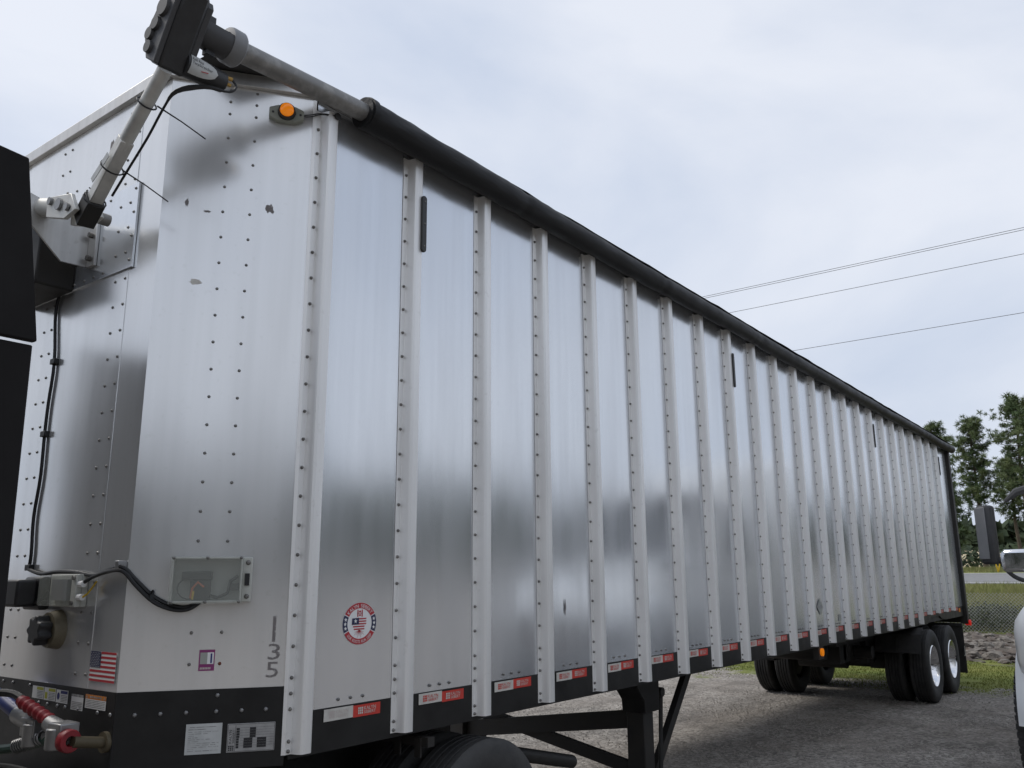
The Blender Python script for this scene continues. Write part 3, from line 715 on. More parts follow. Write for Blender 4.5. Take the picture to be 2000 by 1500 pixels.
# clear junction box on the corner panel
jb = obj('junction_box', MB().box(.175, .455, .0, .008, 1.752, 1.937, CH).box(.175, .183, .008, .07, 1.752, 1.937, CH).box(.447, .455, .008, .07, 1.752, 1.937, CH)
         .box(.183, .447, .008, .07, 1.752, 1.760, CH).box(.183, .447, .008, .07, 1.929, 1.937, CH).box(.455, .495, .0, .03, 1.752, 1.937, CH), 'box_plastic', tr, bevel=.003, label='clear-lidded junction box with wiring on the corner panel')
obj('lid', MB().box(.17, .46, .0705, .085, 1.748, 1.941, CH), 'clear_plastic', jb, bevel=.004)
obj('backing', MB().box(.184, .446, .0085, .0095, 1.761, 1.928, CH), 'print_ash', jb)
obj('relay', MB().box(.215, .335, .01, .045, 1.845, 1.878, CH).box(.25, .33, .01, .04, 1.765, 1.845, CH).box(.40, .445, .01, .03, 1.80, 1.83, CH), 'black_plastic', jb, bevel=.003)
obj('loose_wire', MB().sweep([CH(.25+.05*math.cos(a), .035, 1.81+.045*math.sin(a)) for a in (2*math.pi*k/14 for k in range(15))], .003, 6).sweep([CH(.30, .03, 1.79), CH(.36, .035, 1.77), CH(.40, .035, 1.79), CH(.41, .03, 1.84), CH(.44, .03, 1.86)], .007, 6), 'cable', jb)
obj('orange_wire', MB().sweep([CH(.255, .05, 1.77), CH(.26, .052, 1.81), CH(.28, .052, 1.835), CH(.305, .05, 1.815)], .005, 6), 'wire_orange', jb)
obj('yellow_wire', MB().sweep([CH(.262, .054, 1.765), CH(.265, .056, 1.80)], .005, 6), 'wire_yellow', jb)
D = MB()
for u, z in ((.182, 1.755), (.182, 1.934), (.315, 1.934), (.315, 1.755), (.448, 1.934), (.448, 1.755)): dome(D, CH(u, .085, z), NV, .007, .003)
for z in (1.775, 1.915): dome(D, CH(.477, .03, z), NV, .011, .008)
obj('lid_screws', D, 'rivet', jb, kind='stuff')
obj('cable_gland', MB().box(.466, .485, .03, .036, 1.82, 1.87, CH), 'cable', jb)
# smaller clear box on the front panel
sb_ = obj('junction_box', MB().box(.70, .985, .003, .03, 1.733, 1.872, FR).box(.70, .745, .03, .055, 1.733, 1.872, FR), 'box_plastic', tr, bevel=.004, label='small pale junction box beside the black socket on the front panel')
obj('lid', MB().box(.75, .98, .031, .085, 1.737, 1.868, FR), 'clear_plastic', sb_, bevel=.006)
obj('circuit_block', MB().box(.79, .93, .031, .05, 1.76, 1.85, FR), 'grey_trim', sb_)
obj('cable_gland', MB().cyl(FR(.70, .04, 1.83), FR(.665, .04, 1.83), .014, n=10).cyl(FR(.70, .04, 1.775), FR(.665, .04, 1.775), .014, n=10), 'print_white', sb_)
obj('mounting_bolt', MB().cyl(FR(.722, .055, 1.75), FR(.722, .064, 1.75), .010, n=8).cyl(FR(.722, .055, 1.856), FR(.722, .064, 1.856), .010, n=8), 'rivet', sb_)
obj('yellow_wire', MB().sweep([FR(.665, .04, 1.775), FR(.645, .03, 1.79), FR(.63, .02, 1.815), FR(.60, .02, 1.84)], .004, 6), 'wire_yellow', sb_)
# black seven-way socket
sk = obj('power_socket', MB().box(1.03, 1.20, .003, .05, 1.715, 1.862, FR).box(1.06, 1.30, .05, .14, 1.73, 1.85, FR), 'black_plastic', tr, bevel=.012)
obj('socket_leads', MB().sweep([FR(1.05, .06, 1.75), FR(1.0, .05, 1.77), FR(.985, .04, 1.80)], .007, 6).sweep([FR(1.05, .05, 1.745), FR(.985, .04, 1.765)], .006, 6), 'cable', sk)
# lobed cap on a tan base
kb = obj('vent_cap', MB().cyl(FR(.93, .0025, 1.633), FR(.93, .05, 1.633), .086, .075, n=24), 'tan_plastic', tr, label='tan round base with a black lobed cap on the front panel')
P = []
for k in range(42):
    a = 2*math.pi*k/42; rr = .058+.009*math.cos(7*a); P.append(FR(.93+rr*math.cos(a), .05, 1.633+rr*math.sin(a)))
obj('lobed_knob', MB().ext(P, (-.060, 0, 0)), 'black_plastic', kb, bevel=.008)
# wiring on the front
FRC = [(1.42, 3.456), (1.261, 3.342), (1.290, 3.179), (1.241, 2.909), (1.254, 2.694), (1.255, 2.545), (1.246, 2.338), (1.268, 2.143), (1.249, 1.973), (1.255, 1.902)]
def smooth_pts(P, k=4):
    P = [Vector(p) for p in P]; O = []
    for i in range(len(P)-1):
        a, b_, c, e = P[max(i-1, 0)], P[i], P[i+1], P[min(i+2, len(P)-1)]
        for j in range(k):
            t = j/k; O.append(.5*((2*b_)+(c-a)*t+(2*a-5*b_+4*c-e)*t*t+(3*b_-a-3*c+e)*t**3))
    return O+[P[-1]]
obj('cable', MB().sweep(smooth_pts([FR(y, .012, z) for y, z in FRC]), .008, 8), 'cable', tr)
for y, z in ((1.241, 2.909), (1.255, 2.545), (1.252, 1.905)): obj('cable_clamp', MB().box(y-.028, y+.02, .0, .026, z-.014, z+.014, FR), 'cable', tr, bevel=.003)
B1 = [FR(1.24, .02, 1.897), FR(1.11, .02, 1.875), FR(.95, .02, 1.884), FR(.778, .02, 1.879), FR(.62, .02, 1.866), FR(.47, .025, 1.893), FR(.40, .03, 1.90)] + [CH(u, .02, z) for u, z in ((.0, 1.885), (.03, 1.853), (.105, 1.782), (.18, 1.742), (.24, 1.733), (.285, 1.755))]
obj('cable', MB().sweep(smooth_pts(B1), .0085, 8), 'cable', tr)
B2 = [FR(.685, .04, 1.83), FR(.62, .03, 1.858), FR(.50, .03, 1.880), FR(.40, .035, 1.885)] + [CH(u, .026, z) for u, z in ((.0, 1.868), (.037, 1.825), (.112, 1.756), (.19, 1.724), (.25, 1.726), (.295, 1.755))]
obj('cable', MB().sweep(smooth_pts(B2), .0085, 8), 'cable', tr)
obj('cable_clamp', MB().box(.40, .43, .0, .04, 1.89, 1.925, FR), 'cast_metal', tr, bevel=.004)
obj('cable_tie', MB().bar(CH(.100, .02, 1.80), CH(.106, .03, 1.765), .02, .006).bar(CH(.10, .035, 1.79), CH(.108, .045, 1.805), .006, .004), 'cable', tr)
# corner marker lamp
ml = obj('marker_lamp', MB().ext([CH(.527+a*.082, 0, 4.047+b_*.042) for a, b_ in ((-1, -.55), (-.55, -1), (.55, -1), (1, -.55), (1, .6), (.5, 1), (-.5, 1), (-1, .6))], NV*.03), 'olive_plastic', tr, bevel=.005, label='amber clearance lamp on an olive-grey base at the top corner')
obj('lamp_ring', MB().cyl(CH(.527, .03, 4.052), CH(.527, .052, 4.052), .043, .040, n=24), 'black_plastic', ml)
LV = MB(); base = CH(.527, .052, 4.052)
for rr, hh in ((.033, 0), (.031, .014), (.022, .021), (.012, .024)):
    x_ = TV; LV.v += [base + (TV*math.cos(a)+Vector((0, 0, 1))*math.sin(a))*rr + NV*hh for a in (2*math.pi*k/20 for k in range(20))]
LV.f = [(i*20+k, i*20+(k+1) % 20, (i+1)*20+(k+1) % 20, (i+1)*20+k) for i in range(3) for k in range(20)] + [tuple(60+k for k in range(20))]
obj('amber_lens', LV, 'amber', ml)
obj('lamp_hole', MB().cyl(CH(.463, .03, 4.047), CH(.463, .0315, 4.047), .006, n=8).cyl(CH(.592, .03, 4.047), CH(.592, .0315, 4.047), .006, n=8), 'print_black', ml)
obj('lamp_lead', MB().sweep(smooth_pts([CH(.605, .012, 4.058), CH(.64, .016, 4.064), SD(-.0, .03, 4.083), SD(.07, .062, 4.09)]), .0028, 6).sweep(smooth_pts([CH(.605, .012, 4.052), CH(.64, .014, 4.055), SD(-.0, .028, 4.078), SD(.07, .06, 4.088)]), .0028, 6), 'cable', ml)

# ================================================================== ROLLED TARP
rt = thing('rolled_tarp', (7.5, -.085, 4.0), 'black vinyl tarp rolled up along the top edge of the trailer side', 'tarp')
RM = MB(); n = 28; K = 360; xa, xb = .20, XE+.12
for k in range(K+1):
    f = (k/K)**1.2; x = xa + (xb-xa)*f
    bulk = max(0, 1-(x-xa)/4.5)
    rr = (.064+.012*bulk) * (1+.025*noise.noise(Vector((x*2.2, 0, 0)))+.02*noise.noise(Vector((x*7, 3, 0))))
    cy = -.100 - .004*math.sin(x*1.7); cz = 4.162-.040*min(1, f*1.6) + .007*noise.noise(Vector((x*1.1, 9, 0)))
    tie = min(abs((x-.6) % 1.9-.95+.0), 1); rr *= 1-.10*math.exp(-(tie/.03)**2)
    for j in range(n):
        a = 2*math.pi*j/n; wr = noise.noise(Vector((x*9+a*3.2, x*2+a, 4)))
        fold = 1 + .03*noise.noise(Vector((x*5, math.cos(a)*1.3, math.sin(a)*1.3))) + min(1, k/5)*(.02+.04*bulk)*wr - min(1, k/5)*(.01+.02*bulk)*abs(noise.noise(Vector((x*9+a*4, a*.7, 8))))
        sag = 1.12 if math.sin(a) < -.3 else 1
        RM.v.append(Vector((x, cy+rr*fold*math.cos(a), cz+rr*fold*sag*math.sin(a))))
RM.f = [(k*n+j, k*n+(j+1) % n, (k+1)*n+(j+1) % n, (k+1)*n+j) for k in range(K) for j in range(n)] + [tuple(range(n)), tuple(K*n+j for j in range(n))]
obj('tarp_roll', RM, 'tarp', rt, 50)
# loose skirt of tarp from the roof edge onto the roll
SK = MB()
for k in range(91):
    x = .42 + (XE-.4)*k/90; wv = .006*noise.noise(Vector((x*3, 0, 5)))
    for y, z in ((.10, 4.262), (.0, 4.272), (-.05, 4.262+wv), (-.10, 4.250+wv), (-.150, 4.215+wv*2)):
        dz = -.028*min(1, (k/90)*1.4) if y < 0 else -.02*min(1, k/40); SK.v.append(Vector((x, y, z+dz)))
SK.f = [(k*5+j, (k+1)*5+j, (k+1)*5+j+1, k*5+j+1) for k in range(90) for j in range(4)]
o = obj('tarp_skirt', SK, 'tarp', rt, 60); so_ = o.modifiers.new('thick', 'SOLIDIFY'); so_.thickness = .004
obj('roll_tube', MB().cyl((-.58, -.108, 4.107), (.30, -.105, 4.164), .047, n=24), 'dark_pipe', rt)
obj('strap', MB().lathe([(.070, -.02), (.084, -.018), (.084, .018), (.070, .02)], (.232, -.104, 4.160), 'x', 20), 'tarp', rt)

# ================================================================== TARP ARM with motor
ta = thing('tarp_roller_arm', (-.82, 1.9, 3.6), 'jointed galvanised tarp arm with black gearbox and motor at its upper end', 'tarp arm')
# gearbox housing: long rounded box tilted with the arm
OUT = [(.012, 4.030), (-.014, 3.915), (-.086, 3.864), (-.125, 3.940), (-.195, 4.069), (-.245, 4.150), (-.235, 4.188), (-.180, 4.212), (-.115, 4.180)]
GX = -.905
def gbp(x, k=1.): return [Vector((x, -.115+(y+.115)*k, 4.045+(z-4.045)*k)) for y, z in OUT]
gb = obj('gearbox', MB().ext(gbp(GX+.02), (.115, 0, 0)), 'black_plastic', ta, bevel=.014)
obj('cover', MB().ext(gbp(GX, .97), (.022, 0, 0)), 'grey_plastic', gb, bevel=.006)
for y, z, r in ((-.135, 4.10, .042), (-.088, 4.045, .030), (-.045, 4.015, .028), (-.045, 3.955, .028)): obj('boss', MB().cyl((GX, y, z), (GX-.014, y, z), r, r*.92, n=20), 'grey_plastic', gb)
obj('flange', MB().ext(gbp(GX+.132, .86), (.03, 0, 0)), 'grey_plastic', gb, bevel=.004)
m_ = MB(); m_.cyl((-.78, -.085, 3.930), (-.66, -.085, 3.934), .050, .049, n=20).cyl((-.66, -.085, 3.934), (-.59, -.085, 3.936), .049, .043, n=20).cyl((-.59, -.085, 3.936), (-.58, -.085, 3.936), .043, .026, n=20)
mo = obj('motor', m_, 'black_plastic', ta)
# label wrapped on the side of the motor: half oval with two lines of lettering
def MO(x, off, z):        # z: arc height on motor side facing the camera
    a = (z)/.050; r = .050+off; return Vector((x, -.085-r*math.cos(a), 3.931+r*math.sin(a)))
lb = MB(); P = [(-.775, -.052), (-.775, .045)] + [(-.69+.085*math.sin(R(18*k)), .045-.097*k/10) for k in range(0, 11)]
nv = 8; cols = [(-.770+.125*k/12) for k in range(13)]
for x in cols:
    t = (x+.770)/.125; hh = .046*math.sqrt(max(0, 1-t**2.2))
    for j in range(nv+1): lb.v.append(MO(x, .002, -hh-.008+2*hh*j/nv))
lb.f = [(k*(nv+1)+j, (k+1)*(nv+1)+j, (k+1)*(nv+1)+j+1, k*(nv+1)+j+1) for k in range(12) for j in range(nv)]
ml_ = obj('motor_label', lb, 'print_paper', mo)
D = MB(); text_fit(D, 'Roll Rite', -.766, -.715, .004, .018, MO, .0035); text_fit(D, 'TarpStretcher', -.766, -.672, -.014, .001, MO, .0035); obj('label_lettering', D, 'print_black', ml_, 0)
D = MB(); D.sweep([MO(-.72, .0035, -.026), MO(-.705, .0035, -.023), MO(-.69, .0035, -.02)], .0018, 4)
obj('label_flash', D, 'print_red', ml_, 0)
obj('terminal', MB().cyl((-.585, -.11, 3.952), (-.563, -.112, 3.954), .009, n=8).cyl((-.585, -.1, 3.93), (-.562, -.105, 3.928), .008, n=8), 'brass', mo)
# cradle coupling between gearbox and roll tube
cr = MB(); n = 12; pr_ = []
for x in (-.755, -.56):
    for rr in (.066, .056):
        for k in range(n+1):
            a = R(165+k*(240/n)); pr_.append(Vector((x, -.115+rr*math.cos(a), 4.10+rr*math.sin(a)*1.05)))
cr.v = pr_; q = n+1
cr.f = [(k, k+1, 2*q+k+1, 2*q+k) for k in range(n)] + [(q+k, 3*q+k, 3*q+k+1, q+k+1) for k in range(n)] + [(0, 2*q, 3*q, q), (n, q+n, 3*q+n, 2*q+n)] + [(k, q+k, q+k+1, k+1) for k in range(n)] + [(2*q+k, 2*q+k+1, 3*q+k+1, 3*q+k) for k in range(n)]
obj('cradle', cr, 'grey_plastic', ta)
obj('collar', MB().lathe([(.054, -.035), (.075, -.033), (.080, -.02), (.080, .025), (.072, .035), (.054, .035)], (-.575, -.112, 4.105), 'x', 24, True), 'grey_trim', ta)
obj('coupler_shaft', MB().cyl((-.78, -.115, 4.10), (-.56, -.115, 4.105), .034, n=16).box(-.765, -.67, -.13, -.09, 4.14, 4.185).box(-.70, -.66, -.12, -.09, 4.01, 4.035), 'black_plastic', ta)
# upper arm, round at the top and square below
A = Vector((-.85, -.08, 3.87)); Bm = Vector((-.825, .25, 3.645)); Bp = Vector((-.80, .51, 3.470))
ua = obj('upper_arm', MB().cyl(A, Bm, .029, n=20), 'galv', ta)
obj('square_tube', MB().bar(Bm-(Bp-Bm)*.12, Bp, .056, .056, (1, 0, 0)), 'galv', ua, bevel=.004)
obj('arm_label', MB().bar(Bm+Vector((-.034, .05, -.034)), Bm+Vector((-.034, .17, -.118)), .003, .03, (0, .4, .6)), 'print_paper', ua)
q = Bp-Bm; q.normalize()
obj('elbow_bracket', MB().bar(Bp-q*.02+Vector((0, 0, 0)), Bp+q*.11, .085, .075, (1, 0, 0)), 'black_frame', ta, bevel=.004)
hg = Vector((-.84, .70, 3.50))
obj('hinge_plate', MB().ext([hg+Vector((-.02, a, b_)) for a, b_ in ((.13, .065), (-.10, .02), (-.16, -.07), (-.06, -.09), (.12, -.035))], (.02, 0, 0)).ext([hg+Vector((.09, a, b_)) for a, b_ in ((.13, .065), (-.10, .02), (-.16, -.07), (-.06, -.09), (.12, -.035))], (.02, 0, 0)), 'white_steel', ta, bevel=.003)
for a, b_ in ((.08, .03), (-.01, -.01), (-.09, -.045)): D = MB().cyl(hg+Vector((-.02, a, b_)), hg+Vector((-.034, a, b_)), .018 if a != -.01 else .028, n=10); obj('hinge_bolt', D, 'cast_metal', ta)
obj('pivot_pin', MB().cyl(hg+Vector((-.02, -.10, -.05)), hg+Vector((.16, -.10, -.05)), .014, n=10).cyl(hg+Vector((.10, -.10, -.05)), hg+Vector((.16, -.10, -.05)), .028, n=14), 'dark_pipe', ta)
obj('lower_arm', MB().cyl(hg+Vector((.03, .05, .01)), (-.78, 1.95, 3.86), .045, n=20), 'white_steel', ta)
# bracket that carries the arm on the front plate
gs = thing('arm_bracket', (-.55, 1.22, 3.3), 'triangular folded steel bracket carrying the tarp arm on the front plate', 'bracket')
obj('gusset', MB().ext([(-.58, .985, 3.56), (-.58, .985, 3.345), (-.70, .985, 3.34), (-.98, .99, 3.60), (-.98, .99, 3.66)], (0, .012, 0)), 'alu_trim', gs)
obj('gusset', MB().ext([(-.58, 1.645, 3.56), (-.58, 1.645, 3.345), (-.70, 1.645, 3.34), (-.98, 1.65, 3.60), (-.98, 1.65, 3.66)], (0, .012, 0)), 'alu_trim', gs)
obj('flange', MB().box(.915, .985, .0125, .03, 3.34, 3.575, FR), 'alu_trim', gs, bevel=.003)
obj('flange', MB().box(1.658, 1.73, .0125, .03, 3.34, 3.575, FR), 'alu_trim', gs, bevel=.003)
obj('bolt', MB().cyl(FR(.95, .03, 3.50), FR(.95, .05, 3.50), .014, n=6).cyl(FR(.95, .03, 3.38), FR(.95, .05, 3.38), .014, n=6), 'rivet', gs)
obj('housing', MB().box(1.12, 1.60, .0125, .20, 3.25, 3.58, FR), 'black_frame', gs, bevel=.01)
# cable ties and the motor lead along the arm
mc = [Vector((-.563, -.112, 3.954)), Vector((-.545, -.12, 3.925)), Vector((-.575, -.115, 3.888)), Vector((-.68, -.09, 3.87)), Vector((-.765, -.03, 3.83)), Vector((-.78, .03, 3.77)), Vector((-.772, .15, 3.68)), Vector((-.768, .30, 3.575)), Vector((-.765, .42, 3.49))]
obj('motor_lead', MB().sweep(smooth_pts(mc), [.0055+.007*max(0, 1-abs(k-14)/5) for k in range(len(mc)*4-3)], 8), 'cable', ta)
for t, tl_ in ((.24, (.17, -.10, -.11)), (.72, (.17, -.09, -.11)), (.98, (-.06, .03, .06))):
    p = A.lerp(Bp, t); dirn = (Bp-A).normalized(); x_ = dirn.orthogonal().normalized(); y_ = dirn.cross(x_); rr = .040 if t < .5 else .048
    D = MB(); D.sweep([p+(x_*math.cos(a)+y_*math.sin(a))*rr for a in (2*math.pi*k/16 for k in range(17))], .004, 5)
    s0 = p+Vector((.03, -.03, -.01)); D.sweep([s0, s0+Vector(tl_)*.5+Vector((0, 0, .004)), s0+Vector(tl_)], [.004, .003, .003], 5); obj('cable_tie', D, 'cable', ta)

# ================================================================== AIR AND POWER LINES between tractor and trailer
gh = thing('service_air_coupling', (-.70, .5, 1.15), 'red gripped air coupling plugged into the black front band', 'air coupling')
G0 = Vector((-.70, .44, 1.235))
obj('grip', MB().lathe([(.0, -.13), (.026, -.13)] + [(.026+.007*(k % 2), -.12+.02*k) for k in range(13)] + [(.026, .13), (0, .13)], (0, 0, 0), 'y', 18), 'grip_red', gh)
o = bpy.data.objects['grip']; o.location = Vector((-.69, .75, 1.32)) - WP[gh.name]; o.rotation_euler = (R(17), 0, R(8)); o.scale = (.85, .92, .85)
obj('coupling_body', MB().cyl((-.69, .63, 1.285), (-.69, .52, 1.262), .033, .040, n=16).box(-.73, -.65, .46, .56, 1.235, 1.30).cyl((-.71, .52, 1.28), (-.71, .52, 1.20), .040, n=16), 'cast_metal', gh, bevel=.006)
obj('seal_ring', MB().lathe([(.02, -.022), (.040, -.022), (.044, -.015), (.044, .015), (.040, .022), (.02, .022)], (-.70, .445, 1.238), 'y', 18, True), 'grip_red', gh)
obj('wall_plate', MB().cyl((-.553, .43, 1.215), (-.57, .43, 1.215), .040, n=20).cyl((-.57, .43, 1.215), (-.69, .43, 1.235), .022, n=14), 'dull_brass', gh)
obj('hose', MB().sweep(smooth_pts([(-.69, .86, 1.352), (-.70, .98, 1.375), (-.76, 1.15, 1.36), (-.9, 1.35, 1.28), (-1.2, 1.5, 1.2)]), .016, 10), 'cable', gh)
g2 = thing('emergency_air_coupling', (-.68, .9, 1.2), 'bare metal air coupling with a blue grip behind the red one', 'air coupling')
obj('coupling_body', MB().cyl((-.66, .98, 1.285), (-.66, .80, 1.26), .036, .045, n=14).box(-.70, -.62, .74, .86, 1.215, 1.29).cyl((-.68, .78, 1.27), (-.68, .78, 1.18), .04, n=14), 'cast_metal', g2, bevel=.005)
obj('grip', MB().cyl((-.66, .98, 1.29), (-.66, 1.25, 1.36), .03, n=14), 'hose_blue', g2)
obj('hose', MB().sweep(smooth_pts([(-.66, 1.22, 1.355), (-.72, 1.4, 1.38), (-.9, 1.6, 1.3), (-1.25, 1.7, 1.25)]), .018, 10), 'hose_blue', g2)
pc_ = thing('coiled_cable', (-.7, .8, 1.1), 'green coiled power cord with a wire-wound strain spring', 'cord')
obj('cord', MB().sweep(smooth_pts([(-.66, .60, 1.245), (-.67, .75, 1.195), (-.69, .95, 1.155), (-.75, 1.15, 1.13), (-.95, 1.35, 1.12), (-1.25, 1.5, 1.2)]), .020, 10), 'hose_green', pc_)
sp_ = MB(); P0 = Vector((-.668, .70, 1.222)); P1 = Vector((-.685, .90, 1.168)); dr = (P1-P0).normalized(); x_ = dr.orthogonal().normalized(); y_ = dr.cross(x_)
sp_.sweep([P0.lerp(P1, k/144) + (x_*math.cos(k*2*math.pi/12)+y_*math.sin(k*2*math.pi/12))*.027 for k in range(145)], .004, 5)
obj('strain_spring', sp_, 'cast_metal', pc_)
obj('plug', MB().cyl((-.66, .70, 1.222), (-.64, .56, 1.252), .027, .022, n=14), 'cast_metal', pc_)
cl = MB()
for q_ in range(3):
    cl.sweep(smooth_pts([(-.72+.02*q_, .62+.03*q_, 1.10-.018*q_), (-.74, .9, 1.10-.03*q_), (-.80, 1.15, 1.05-.035*q_), (-.95, 1.4, .98-.03*q_), (-1.2, 1.5, 1.0)]), .013, 8)
tag(obj('air_line_bundle', cl, 'rubber'), 'dusty bundle of rubber air lines sagging below the couplings', 'hose')

# ================================================================== TRACTOR pulling the trailer
tk = thing('tractor_truck', (-2.2, 1.22, 0), 'dark tractor at the left edge with black side extenders, coupled under the trailer', 'truck')
ex = MB(); ex.ext([(-1.165, .0, 1.2), (-1.19, .0, 2.648), (-2.3, .0, 2.648), (-2.3, .0, 1.2)], (0, .03, 0)); obj('side_extender', ex, 'extender', tk, bevel=.006)
ex = MB(); ex.ext([(-1.182, -.012, 2.660), (-1.283, -.012, 3.319), (-1.40, -.012, 3.33), (-2.3, -.012, 3.42), (-2.3, -.012, 2.66)], (0, .035, 0)); obj('side_extender', ex, 'extender', tk, bevel=.006)
ex = MB(); ex.ext([(-1.165, WID-.03, 1.2), (-1.19, WID-.03, 2.648), (-1.283, WID-.03, 3.319), (-2.3, WID-.03, 3.42), (-2.3, WID-.03, 1.2)], (0, .03, 0)); obj('side_extender', ex, 'extender', tk)
obj('sleeper_cab', MB().ext([(-2.3, y, 1.1) for y in (.05, WID-.05)] + [(-2.3, WID-.1, 3.5), (-2.3, WID-.5, 3.75), (-2.3, .5, 3.75), (-2.3, .1, 3.5)], (-.4, 0, 0)), 'extender', tk, bevel=.03)
fr_ = MB()
for y in (.79, WID-.87): fr_.box(-2.6, 1.95, y, y+.08, .72, .98)
for x in (-1.6, -.4, .9, 1.8): fr_.box(x, x+.1, .87, WID-.87, .76, .94)
obj('frame_rail', fr_, 'black_frame', tk)
obj('fifth_wheel', MB().lathe([(0, .0), (.46, .0), (.48, .03), (.48, .06), (0, .07)], (.75, 1.22, .985), 'z', 28).box(.5, 1.0, .8, 1.64, .93, .985), 'black_frame', tk)
lug = MB().lathe(tyre_profile(.49, .27, .288, 3), (0, 0, 0), 'y', 60, True)
for k in range(44):
    for s_ in (-1, 1):
        a = 2*math.pi*(k+(.5 if s_ > 0 else 0))/44; ca, sa = math.cos(a), math.sin(a)
        for y0, y1, hw, r1 in ((.062, .132, .022, .503), (.006, .055, .024, .503)):
            V = []
            for rr in (.478, r1 if y0 < .05 else r1-.004):
                for yy in (y0, y1):
                    for t_ in (-hw, hw): V.append((rr*ca-t_*sa, s_*yy, rr*sa+t_*ca))
            lug.add(V, [(0, 1, 3, 2), (4, 6, 7, 5), (0, 4, 5, 1), (2, 3, 7, 6), (0, 2, 6, 4), (1, 5, 7, 3)])
lug_me = lug.mesh('tyre', False, 40)[0]; lug_me.materials.append(MAT['rubber_worn'])
wn = MB().lathe(tyre_profile(.50, .27, .288, 4), (0, 0, 0), 'y', 60, True)
worn_me = wn.mesh('tyre', False, 40)[0]; worn_me.materials.append(MAT['rubber_worn'])
for x in (.04, 1.34):
    for y, s_ in ((.10, -1), (.43, -1), (WID-.10, 1), (WID-.43, 1)): wheel(tk, x, y, s_, .50, worn_me, rim_in)
    obj('axle', MB().cyl((x, .2, .5), (x, WID-.2, .5), .08, n=12), 'black_frame', tk)
obj('tail_tube', MB().cyl((1.95, .30, .80), (2.62, .30, .645), .042, n=16), 'black_frame', tk)
mh = MB(); mh.box(.85, .9, -.02, .66, 1.03, 1.075); mh.box(.84, .85, .02, .06, .98, 1.07).box(.84, .85, .16, .20, .98, 1.07); obj('flap_hanger', mh, 'black_frame', tk)

# ================================================================== PARKED WHITE TRUCK at the right edge
wt = thing('white_truck', (8.5, -3.1, 0), 'white parked truck at the right edge with black mirror, facing the camera', 'truck')
YS = -1.85; YM = -3.08
def sec(x, w, z0, z1, rnd_=.12, n=5):
    """rounded section of the body at x: half width w, from z0 to z1"""
    P = []
    for sy, sz in ((1, -1), (1, 1), (-1, 1), (-1, -1)):
        cy, cz = sy*(w-rnd_), (z0+rnd_ if sz < 0 else z1-rnd_)
        a0 = {(1, -1): -90, (1, 1): 0, (-1, 1): 90, (-1, -1): 180}[(sy, sz)]
        for k in range(n): a = R(a0+90*k/(n-1)); P.append(Vector((x, YM+cy+rnd_*math.cos(a), cz+rnd_*math.sin(a))))
    return P
def loft(secs):
    m = MB(); n = len(secs[0])
    for s_ in secs: m.v += s_
    m.f = [(i*n+k, i*n+(k+1) % n, (i+1)*n+(k+1) % n, (i+1)*n+k) for i in range(len(secs)-1) for k in range(n)] + [tuple(range(n)), tuple((len(secs)-1)*n+k for k in range(n))]
    return m
obj('hood', loft([sec(6.42, .78, .78, 1.58, .2), sec(6.55, .88, .74, 1.70, .2), sec(7.2, .92, .72, 1.84, .2), sec(8.35, .98, .7, 1.98, .2)]), 'white_paint', wt, 45)
cabm = loft([sec(8.36, 1.10, .62, 1.95, .12), sec(8.45, 1.14, .62, 2.1, .14), sec(8.95, 1.16, .62, 3.0, .18), sec(9.3, 1.17, .62, 3.35, .2), sec(10.2, 1.17, .62, 3.62, .22), sec(11.8, 1.17, .62, 3.75, .22)])
obj('cab', cabm, 'white_paint', wt, 45)
obj('windshield', MB().add([(8.43, YM+.95, 2.12), (8.43, YM-.95, 2.12), (8.91, YM-.92, 2.93), (8.91, YM+.92, 2.93)], [(0, 1, 2, 3)]), 'glass_dark', wt)
obj('side_window', MB().add([(8.98, YM+1.175, 2.1), (9.8, YM+1.176, 2.1), (9.8, YM+1.176, 2.85), (9.15, YM+1.175, 2.85)], [(0, 1, 2, 3)]), 'glass_dark', wt)
obj('door_handle', MB().box(9.72, 9.86, YM+1.15, YM+1.18, 1.86, 1.9), 'chrome', wt)
